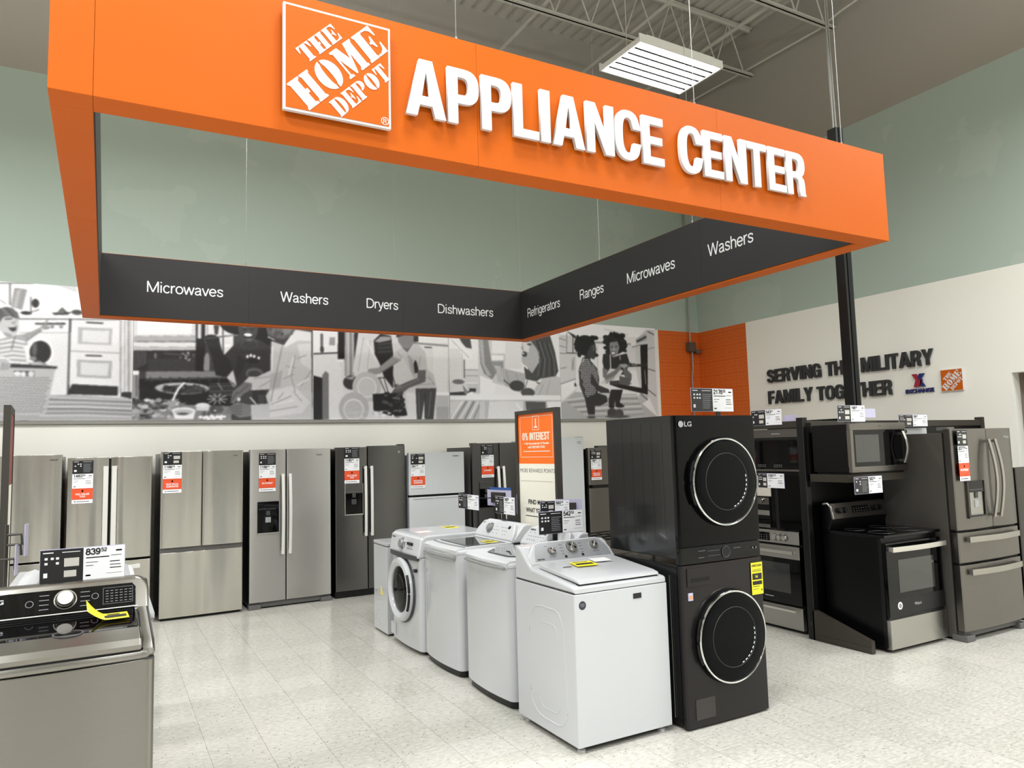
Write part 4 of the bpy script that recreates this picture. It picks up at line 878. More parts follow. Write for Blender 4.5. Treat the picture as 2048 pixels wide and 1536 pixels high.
# graphite washer in the left foreground
def graphite():
    W, D = .684, .7
    t = thing('washing_machine', 'graphite steel top-load washer with black console in the left foreground', 'washing machine', (-.498, 3.215, 0))
    obj('cabinet', MB().bulge(0, W, .03, .93, D, .008, .014, .03, .004), m_gsteel, t)
    box('seam', .004, W - .004, .006, D - .02, .928, .936, m_dgrey, t)
    tp = obj('top_frame', MB().bulge(-.002, W + .002, .934, .966, D, -.0, .014, .05, .012), m_gsteel, t)
    # sloping cheeks either side of the lid
    for x0, x1 in ((.0, .05), (W - .05, W)): profile('top_cheek', t, x0, x1, [(.0, .95), (.005, .97), (.06, 1.0), (.5, 1.045), (.52, 1.06), (.62, 1.14), (.66, 1.145), (D, 1.12), (D, .95)], m_gsteel, .018, 4)
    box('lid_groove', .05, W - .05, -.004, .05, .966, .975, m_blk, t)
    # lid: steel lip in front, black glass behind
    profile('lid_lip', t, .035, W - .045, [(-.008, .972), (-.012, .99), (.0, 1.012), (.05, 1.026), (.13, 1.034), (.14, 1.02), (.1, .99), (.04, .972)], m_gsteel, .01, 4)
    gl = obj('lid_glass', MB().prism([(.12, 1.02), (.12, 1.034), (.48, 1.052), (.48, 1.03)], 'yz', .05, W - .055, .004), m_gloss, t)
    m = MB().ring((.39, .135, 1.034), .05, .004, 'z', 40, 8); obj('lid_pull', m, m_dgrey, gl)
    m = MB()
    for k in range(3): m.box(.06, W - .07, .34 + .035 * k, .348 + .035 * k, 1.0455 + .0018 * k, 1.05 + .0018 * k)
    obj('lid_ridges', m, m_blkmat, gl, smooth=False)
    # console
    c = arc(W - .055, 1.11, .055, .056, 90, 0, 8); pl = [(0, 1.03)] + [(W - x, z) for x, z in c[::-1]] + c + [(W, 1.03)]
    m = MB().prism(pl, 'xz', .5, .66, .012, 3)
    for v in m.bm.verts: v.co.y += (v.co.z - 1.05) * (.6 if v.co.y < .58 else -.15)
    obj('console_shell', m, m_gsteel, t)
    tilt = 28; rm = Matrix.Translation((0, .495, 1.052)) @ Matrix.Rotation(R(-tilt), 4, 'X')
    cz = obj('console', MB().prism([(.01, 0), (W - .052, 0), (W - .052, .085), (W - .066, .104), (.01, .104)], 'xz', -.006, .03, .003).rot(rm), m_gloss, t)
    obj('console_trim', MB().box(.005, W - .045, -.009, -.004, -.006, -.002).rot(rm), m_knob, cz, smooth=False)
    p = rm @ Vector((.365, -.007, .055)); knob('dial', cz, p.x, p.y, p.z, .033, .03, m_knob, tilt, m_knob)
    m = MB()
    for x, s in ((.27, 1), (.42, 1)):
        for k in range(4): m.box(x, x + .035, -.0075, -.006, .02 + .02 * k, .023 + .02 * k)
    for k in range(5):
        for j in range(6): m.box(.515 + .018 * j, .526 + .018 * j, -.0075, -.006, .026 + .012 * k, .0285 + .012 * k)
    m.box(.505, .62, -.0075, -.006, .088, .0892).box(.505, .62, -.0075, -.006, .017, .0182).box(.505, .5062, -.0075, -.006, .017, .089).box(.619, .6202, -.0075, -.006, .017, .089)
    obj('touch_icons', m.rot(rm), m_inkg, cz, smooth=False)
    obj('button_ring', MB().ring((.236, -.0068, .05), .0135, .0016, 'y', 24, 6).rot(rm), m_inkg, cz); obj('button_ring', MB().ring((.475, -.0068, .058), .0125, .0016, 'y', 24, 6).rot(rm), m_inkg, cz)
    text('LG', .026, m_silver, cz, (0, 0, 0), m=rm @ Matrix.Translation((.11, -.007, .062)) @ FRONT, off=.0008, width=.036)
    return t
graphite()
lab = energy_label('curling yellow energy label on the black glass lid of the graphite washer', (-.05, 3.5, 1.053), .15, .095, curl=True); lab.rotation_euler = (R(3), 0, R(4))
# white washers behind it, facing the aisle
def aisle_washer(loc, label):
    W, D, H = .68, .6, .93
    t = thing('washing_machine', label, 'washing machine', loc, 90)
    obj('cabinet', MB().bulge(0, W, .03, H, D, .01, .02, .05, .006), m_enamel, t); obj('base_skirt', MB().bulge(.02, W - .02, 0, .035, D - .03, .03, .02, .04), m_blk, t)
    profile('top_deck', t, 0, W, [(.0, H + .006), (.0, H + .03), (.04, H + .06), (.4, H + .085), (.44, H + .11), (.5, H + .19), (.53, H + .205), (.57, H + .19), (D, H + .09), (D, H + .006)], m_plastic, .03, 4)
    box('seam', .005, W - .005, .005, D - .01, H - .003, H + .009, m_grey, t)
    m = MB().prism([(.43, H + .115), (.49, H + .19), (.486, H + .193), (.424, H + .118)], 'yz', .06, W - .05, .001); c = obj('control_panel', m, m_grey, t)
    obj('button', MB().prism([(.432, H + .125), (.46, H + .16), (.452, H + .166), (.424, H + .131)], 'yz', .1, .3), m_blk, c, smooth=False)
    profile('lid', t, .05, W - .05, [(.006, H + .035), (.04, H + .064), (.38, H + .09), (.38, H + .08), (.05, H + .04)], m_plastic, .004)
    return t
aisle_washer((.225, 3.96, 0), 'white washer right behind the graphite one, its side showing at the edge')
front_loader((.215, 5.12, 0), 'white front-load washer farther back in the left row, its top beside the price card', .68, 90, False)
# ------------------------------------------------------------------ range display fixture
def gondola():
    t = thing('display_rack', 'dark bronze steel display rack holding the ranges and microwaves, with a sloped foot', 'display rack', (5.345, 4.4, 0))
    L = 2.83
    m = MB().box(0, .06, 0, .07, 0, 1.905, .003); nf = len(m.bm.faces)
    for k in range(22): m.box(-.0012, .0005, .028, .042, .12 + .08 * k, .15 + .08 * k)
    u = obj('upright', m, m_dkmetal, t, smooth=False); u.data.materials.append(m_blk)      # punched slots down its side
    for pl in u.data.polygons[nf:]: pl.material_index = 1
    box('upright', L - .06, L, 0, .07, 0, 1.905, m_dkmetal, t, .003)
    box('top_rail', .06, L - .06, .005, .06, 1.815, 1.875, m_dkmetal, t, .003); box('top_bracket', .07, .12, -.03, .01, 1.77, 1.86, m_dkmetal, t, .003)
    box('back_panel', .06, L - .06, .02, .03, .1, 1.815, m_blkpaint, t)
    # sloped base foot towards the aisle
    obj('base_foot', MB().prism([(.02, 0), (-.53, 0), (-.53, .1), (-.02, .25), (.02, .25)], 'yz', .0, .045, .003), m_dkmetal, t); box('foot_trim', -.004, .0, -.53, .0, .015, .05, m_dkmetal, t)
    # bracket arm and deck for the microwave
    box('shelf', .03, .79, -.4, .02, 1.345, 1.41, m_dkmetal, t, .004); box('shelf_side', .03, .06, -.02, .02, 1.3, 1.82, m_blkmat, t)
    # end panel behind the cream-fronted range, facing -x
    box('end_panel', .62, .65, .08, .95, .1, 1.9, m_blkpaint, t); box('end_rail', .055, .1, .07, .95, 1.82, 1.88, m_dkmetal, t, .003); box('end_shelf', .1, .62, .1, .9, 1.385, 1.425, m_blkmat, t)
    return t
gondola()

def big_range():
    W, D = .757, .57
    t = thing('range', 'black freestanding electric range with a stainless drawer, under the hanging microwave', 'range', (5.478, 3.8, 0))
    box('body', .004, W - .004, .03, D, .03, .9, m_blkpaint, t, .004); box('side_trim', 0, .006, .02, .05, .04, .89, m_blk, t)
    obj('cooktop', MB().box(-.004, W + .004, -.012, D, .9, .925, .007), m_gloss, t)
    m = MB()
    for x, y, r in ((.2, .15, .1), (.55, .15, .115), (.2, .4, .08), (.55, .4, .09)): m.ring((x, y, .9258), r, .0012, 'z', 40, 4)
    obj('burner_ring', m, m_dgrey, t)
    # backguard
    bg = profile('backguard', t, 0.0, W, [(.5, .925), (.47, 1.02), (.495, 1.145), (.52, 1.162), (D, 1.155), (D, .925)], m_blkpaint, .01, 3)
    tilt = 12; rm = Matrix.Translation((0, .468, 1.02)) @ Matrix.Rotation(R(-tilt), 4, 'X')
    pn = obj('control_panel', MB().box(.0, W, -.012, .004, 0.0, .135, .004).rot(rm), m_slate, bg); 
    obj('display', MB().box(.28, .5, -.0145, -.011, .04, .1).rot(rm), m_gloss, pn, smooth=False)
    m = MB()
    for k in range(6):
        for j in range(2): m.box(.295 + .034 * k, .305 + .034 * k, -.0152, -.0145, .05 + .022 * j, .056 + .022 * j)
    obj('touch_icons', m.rot(rm), m_inkdim, pn, smooth=False)
    for x in (.1, .165, .575, .64): q = rm @ Vector((x, -.012, .068)); knob('knob', pn, q.x, q.y, q.z, .024, .03, m_blk, tilt)
    e = obj('end_trim', MB().tube([rm @ Vector((-.002, -.02, 0)), rm @ Vector((-.002, -.02, .1)), rm @ Vector((-.002, .0, .138)), rm @ Vector((-.002, .05, .14))], .011, 8), m_alu, bg)
    d = obj('oven_door', MB().box(.006, W - .006, -.012, .03, .28, .862, .008), m_gloss, t)
    box('window', .15, W - .13, -.0135, -.01, .46, .72, m_window, d); box('bottom_band', .006, W - .006, -.0128, -.01, .285, .42, m_blk, d)
    h_handle('door_handle', .02, W - .02, .815, m_alu, d, .042, .055, .02, y0=-.012)
    text('Whirlpool', .03, m_silver, d, (.33, -.0136, .345), off=.0006, width=.09); obj('sticker', MB().lathe([(.03, -.0012), (.03, 0)], (.14, -.0126, .36), 'y', 28), m_card, d); obj('sticker_print', MB().lathe([(.018, -.0012), (.018, 0)], (.14, -.014, .36), 'y', 20), m_grey, d)
    box('storage_drawer', .004, W - .004, -.014, .03, .03, .258, m_steel2, t, .005); box('drawer_gap', .01, W - .01, .0, .03, .258, .28, m_blk, t)
    for x in (.05, W - .05):
        for y in (.06, D - .06): obj('foot', MB().lathe([(.016, 0), (.016, .035)], (x, y, 0), 'z', 12), m_blk, t)
big_range()

def slide_range():
    W, D = .76, .5
    t = thing('range', 'stainless slide-in range facing the aisle, under the wall-mounted microwave', 'range', (5.42, 5.325, 0), -90)
    box('body', .004, W - .004, .03, D, .03, .885, m_blkpaint, t, .003); box('cooktop', 0, W, .0, D, .887, .905, m_gloss, t, .004)
    cp = box('control_panel', 0, W, -.012, .03, .775, .89, m_steel2, t, .004); box('display', .22, .43, -.0135, -.01, .79, .865, m_gloss, cp)
    lines(cp, [(.24 + .03 * k, .25 + .03 * k, .8 + .018 * j, .005) for k in range(6) for j in range(3)], m_inkg, 'touch_icons', .0145)
    for x in (.08, .14, .5, .555, .61): knob('knob', cp, x, -.012, .83, .023, .032, m_alu, 0, m_dgrey)
    tb = box('door_top', .003, W - .003, -.014, .03, .645, .755, m_steel2, t, .004); h_handle('door_handle', .04, W - .04, .708, m_alu, tb, .026, .05, .0, y0=-.014)
    d = box('oven_door', .003, W - .003, -.012, .03, .24, .643, m_gloss, t, .004); box('window', .12, W - .12, -.0132, -.011, .34, .6, m_window, d); lines(d, [(.34, .44, .285, .008)], m_silver, 'brand_mark', .0135)
    dr = box('storage_drawer', .003, W - .003, -.012, .03, .03, .222, m_steel2, t, .004); h_handle('drawer_handle', .05, W - .05, .195, m_alu, dr, .022, .04, .0, y0=-.012); box('kick_plate', .02, W - .02, .04, .06, 0, .03, m_blk, t); box('back_feet', .05, W - .05, D - .08, D - .05, 0, .03, m_blk, t)
slide_range()
# a second range farther along, only its console end showing
t = thing('range', 'black range partly hidden behind the laundry tower, its silver knob panel showing', 'range', (5.98, 6.12, 0), -90)
box('body', .0, .74, .02, .62, .03, .89, m_blkpaint, t, .004); box('cooktop', -.002, .742, -.0, .62, .892, .91, m_gloss, t, .004); bg = box('backguard', 0, .74, -.01, .06, .91, 1.14, m_blkmat, t, .006)
box('knob_panel', .55, .735, -.014, -.008, 1.06, 1.13, m_slate, bg, .002); knob('knob', bg, .655, -.014, 1.1, .022, .025, m_chrome); box('lower_panel', .55, .735, -.014, -.008, .95, 1.0, m_steel2, bg, .002); box('oven_door', .004, .736, -.012, .02, .26, .84, m_gloss, t, .004); box('storage_drawer', .004, .736, -.012, .02, .03, .24, m_steel2, t, .004); h_handle('door_handle', .05, .69, .8, m_alu, t, .026, .05, y0=-.012); box('plinth', .03, .7, .05, .55, 0, .03, m_blk, t)

def hood_microwave():
    W, D = .745, .385
    t = thing('microwave', 'stainless over-the-range microwave with a curved handle, above the black range', 'microwave', (5.385, 3.965, 1.425))
    H = .413
    box('case', .008, W - .004, .03, D, .002, H - .01, m_blkpaint, t, .004)
    f = obj('front_frame', MB().box(0, W, 0, .035, H - .062, H, .006).box(0, W, 0, .035, 0, .05, .006).box(0, .035, 0, .035, .048, H - .06).box(W - .02, W, 0, .035, .048, H - .06), m_slate, t)
    g = box('door_glass', .035, W - .02, .004, .03, .05, H - .062, m_gloss, t); box('window', .06, .37, .0025, .006, .085, H - .1, m_window, g)
    bar_handle('handle', W - .09, .065, H - .075, m_alu, t, .03, .035, .035, .012); lines(t, [(.37, .41, H - .03, .006)], m_dgrey, 'brand_mark', .001); box('vent_bottom', .02, W - .02, .03, D - .03, -.014, .002, m_blkmat, t); box('control_strip', W - .06, W - .025, .002, .006, .06, H - .08, m_blk, g)
hood_microwave()
t = thing('microwave', 'built-in microwave with a stainless band and black glass front, beside the rack upright', 'microwave', (5.435, 5.29, 1.425), -90)
box('case', .006, .75, .03, .36, .0, .385, m_blkpaint, t, .004); g = box('door_glass', 0, .756, 0, .03, .022, .31, m_gloss, t, .003); box('top_band', 0, .756, -.003, .03, .312, .39, m_slate, t, .003); box('bottom_band', 0, .756, -.003, .03, .0, .021, m_slate, t, .003)
lines(t, [(.46, .56, .342, .008)], m_silver, 'brand_mark', .0045); lines(g, [(.28 + .02 * k + (.03 if k > 4 else 0) * 3, .29 + .02 * k + (.03 if k > 4 else 0) * 3, .04 + .016 * j, .006) for k in range(10) for j in range(2)], m_inkg, 'touch_icons', .0014)
t = thing('range_hood', 'white appliance top with a dark dot, behind the slate refrigerator', 'range hood', (6.28, 4.335, 1.425)); box('case', 0, .76, 0, .075, 0, .372, m_enamel, t, .006); obj('round_button', MB().lathe([(.018, -.004), (.018, 0)], (.42, 0, .34), 'y', 20), m_ink, t)
t['label'] = 'white over-the-range appliance with a dark dot, behind the slate refrigerator'

# ------------------------------------------------------------------ standing framed signs
def framed_sign(label, loc, rz, w, z0, z1, split, text_on=True, upper=None, hd=.025):
    t = thing('framed_sign', label, 'sign', loc, rz)
    f = .032
    m = MB(); m.box(0, f, -hd, hd, z0, z1).box(w - f, w, -hd, hd, z0, z1).box(f, w - f, -hd, hd, z1 - f, z1).box(f, w - f, -hd, hd, z0, z0 + f); obj('frame', m, m_frame, t, smooth=False)
    zs = split
    box('upper_print', f, w - f, -.012, .012, zs, z1 - f, upper or m_bright, t); box('lower_print', f, w - f, -.012, .012, z0 + f, zs, m_cream, t)
    box('post', w / 2 - .02, w / 2 + .02, -.012, .012, .012, z0, m_frame, t); box('base_plate', w / 2 - .18, w / 2 + .18, -.03, .03, 0, .012, m_frame, t, .003)
    if text_on:
        g = .0125; mt = Matrix.Translation((0, -g, 0)) @ FRONT; W = w - 2 * f; H = z1 - f - zs; cx = w / 2
        m = MB(); a, b = cx - W * .09, cx + W * .09; c0 = z1 - f - H * .33; c1 = c0 + W * .2
        m.box(a, b, -g - .0006, -g, c1 - .004, c1).box(a, b, -g - .0006, -g, c0, c0 + .004).box(a, a + .004, -g - .0006, -g, c0, c1).box(b - .004, b, -g - .0006, -g, c0, c1).box(cx - W * .045, cx + W * .045, -g - .0006, -g, c0 + .018, c0 + .03).box(cx - .006, cx + .006, -g - .0006, -g, c0 + .03, c1 - .02); obj('emblem', m, m_cream, t, smooth=False)
        caps('0% INTEREST', f + W * .12, z1 - f - H * .53, .062, .0008, mt, m_cream, t, width=W * .74, name='print', one=True)
        text('+ No Payments for 6 Months', .024, m_cream, t, (cx, -g, z1 - f - H * .615), align='CENTER', width=W * .68, off=.0006); text('with MILITARY STAR', .026, m_cream, t, (cx, -g, z1 - f - H * .69), align='CENTER', width=W * .46, off=.0006)
        lines(t, [(f + W * .14, f + W * .86, z1 - f - H * .76, .006)], m_cream, 'fine_print', g + .0008)
        e0, e1, g0, g1 = f + W * .06, w - f - W * .06, zs + H * .13, z1 - f - H * .055; d_ = .003
        shape([[(e0, g0), (e1, g0), (e1, g1), (e0, g1)], [(e0 + d_, g0 + d_), (e1 - d_, g0 + d_), (e1 - d_, g1 - d_), (e0 + d_, g1 - d_)]], .0008, mt, 'border', m_cream, t)
        text('MORE REWARDS POINTS', .045, m_inkdim, t, (cx, -g, zs - .07), align='CENTER', width=W * .93)
        lines(t, [(f + W * .04, w - f - W * .1, zs - .14, .0015)], m_inkg, 'rule', g + .0008)
        text('FIND MORE', .05, m_ink, t, (cx, -g, zs - .325), align='CENTER', width=W * .52, off=.0015); text('WHAT YOU LOVE', .05, m_ink, t, (cx, -g, zs - .392), align='CENTER', width=W * .66, off=.0015)
        lines(t, [(f + W * .16, f + W * .8, zs - .425, .006)], m_ink, 'fine_print', g + .0008)
    return t
framed_sign('black-framed standing sign with orange 0% INTEREST panel, behind the centre washers', (3.06, 5.43, 0), -90, .64, .75, 2.01, 1.572)
framed_sign('black-framed standing sign seen edge-on at the far left of the photo', (-.436, 4.5, 0), 93, .45, .72, 1.985, 1.575, False, m_red, .016)
framed_sign('standing sign with an orange and white face behind the edge-on sign at far left', (-.6, 6.3, 0), 95, .4, .7, 1.74, 1.6, False, None, .016)

# ------------------------------------------------------------------ price cards on stands
ZL = 1.165
stand_tag('price card 839 standing on the console of the graphite washer', (-.235, 3.835, 1.166), 0, .325, .14, '839', '52', 11, .5, post=0)
stand_tag('price card 542 on a black post behind the nearest white washer', (2.545, 4.26, 1.122), 0, .35, .145, '542', '52', 12, .53, post=1.122, postx=.13)
stand_tag('price card 592 just behind the 542 card', (2.735, 4.55, 1.215), -10, .222, .1, '592', '02', 13, .5, post=.115)
stand_tag('price card 217 left of the washer dial console, above the front loader', (3.05, 6.63, 1.138), -90, .44, .134, '217', '02', 14, .47, post=1.138, postx=.4)
stand_tag('price card 740 behind the washer with the wide grey lid handle', (2.95, 5.66, 1.155), -90, .34, .14, '740', '02', 15, .46, post=.053, postx=.14)
stand_tag('price card 2176 on top of the black laundry tower', (3.47, 3.75, 1.918), 0, .385, .155, '2176', '02', 16, .5, post=.042, postx=.25)
stand_tag('price card 543 above the built-in microwave, left of the rack upright', (5.391, 5.02, 1.855), -90, .355, .14, '543', '01', 17, .48)
stand_tag('price card 1591 over the slide-in range, beside the laundry tower door', (5.36, 4.95, 1.28), -90, .3, .128, '1591', '52', 18, .36, post=.375, postx=.2)
stand_tag('price card 196 on the rack top rail above the hanging microwave', (5.2, 3.93, 1.848), 0, .34, .13, '196', '02', 19, .47, post=.01)
stand_tag('price card 592 hanging under the over-the-range microwave', (5.31, 3.9, 1.258), 0, .35, .135, '592', '02', 20, .5, post=.0)
stand_tag('price card 265 on the rack top rail beside the slate refrigerator', (6.53, 4.28, 1.812), 0, .44, .108, '265', '02', 21, .48, post=.0)
def card_back(label, loc, rz, w, h_, plate=True, post=0):
    t = thing('card_holder', label, 'card holder', loc, rz, 'backs of price card holders')
    box('holder', 0, w, 0, .004, 0, h_, m_lav, t, .001)
    if plate: box('back_plate', w * .22, w * .78, -.02, -.001, h_ * .2, h_ * .85, m_dkmetal, t, .003); obj('arm', MB().tube([(w * .5, -.02, h_ * .5), (w * .1, -.1, h_ * .5), (-.12, -.12, h_ * .5)], .005, 6), m_blk, t)
    if post: box('stand_post', w * .5 - .012, w * .5 + .012, .004, .014, -post, h_ * .5, m_blk, t, .002); box('stand_foot', w * .5 - .05, w * .5 + .05, -.04, .05, -post, -post + .006, m_blk, t, .002)
    return t
cb = card_back('lavender back of a price card with a dark plate, in front of the graphite refrigerator', (3.2, 6.3, 1.17), -80, .36, .15, True, 1.17)
obj('blue_print', MB().box(.04, .36, -.002, .002, .15, .172), m_blue, cb, smooth=False)
card_back('lavender card holder back behind the 542 price card', (2.98, 4.735, 1.14), -40, .2, .17, True, .03)
card_back('narrow lavender holder edge left of the orange standing sign', (3.16, 5.66, 1.13), -50, .1, .17, False, 1.13)
card_back('lavender card holder beside the 543 card on the rack', (5.41, 4.66, 1.87), -90, .15, .065, False, 0)
card_back('lavender card holder beside the 196 card on the rack', (5.55, 3.95, 1.88), 0, .16, .075, False, 0)
card_back('tall lavender card holder edge at the far left, over the white washers', (-.32, 4.2, 1.25), 82, .06, .15, False, 0)
card_back('lower lavender card holder edge at the far left, near the framed sign', (-.352, 4.16, 1.17), 82, .05, .14, False, 0)
wp = thing('card_stand', 'black wire card stand with short arms at the far left, beside the framed sign', 'stand', (0, 0, 0)); obj('wire_post', MB().tube([(-.395, 4.23, 1.4), (-.395, 4.23, .0)], .008, 8), m_dkmetal, wp); box('foot_plate', -.45, -.39, 4.15, 4.3, 0, .006, m_dkmetal, wp)
for i, (x0, x1, z, lb) in enumerate(((-.39, -.335, 1.355, 'black wire arm at far left, topmost of three'), (-.39, -.337, 1.308, 'black wire arm at far left, middle of three'), (-.43, -.36, 1.243, 'black wire arm at far left, lowest of three'))):
    obj('wire_arm', MB().tube([(x0, 4.2, z), (x1, 4.2, z), (x1 + .004, 4.2, z - .05)], .006, 8), m_dkmetal, wp)
tr = thing('tray_rack', 'black wire tray rack behind the price cards, left of the laundry tower', 'rack', (3.12, 4.3, 0))
m = MB()
for k in range(4): m.tube([(0, .12 * k, 1.04), (.6, .12 * k, 1.05)], .006, 6)
for k in range(5): m.tube([(.14 * k, 0, 1.045), (.14 * k, .36, 1.045)], .004, 6)
obj('wire_tray', m, m_blk, tr)
for x in (.03, .57): obj('leg', MB().tube([(x, .18, 0), (x, .18, 1.04)], .01, 8), m_blk, tr)
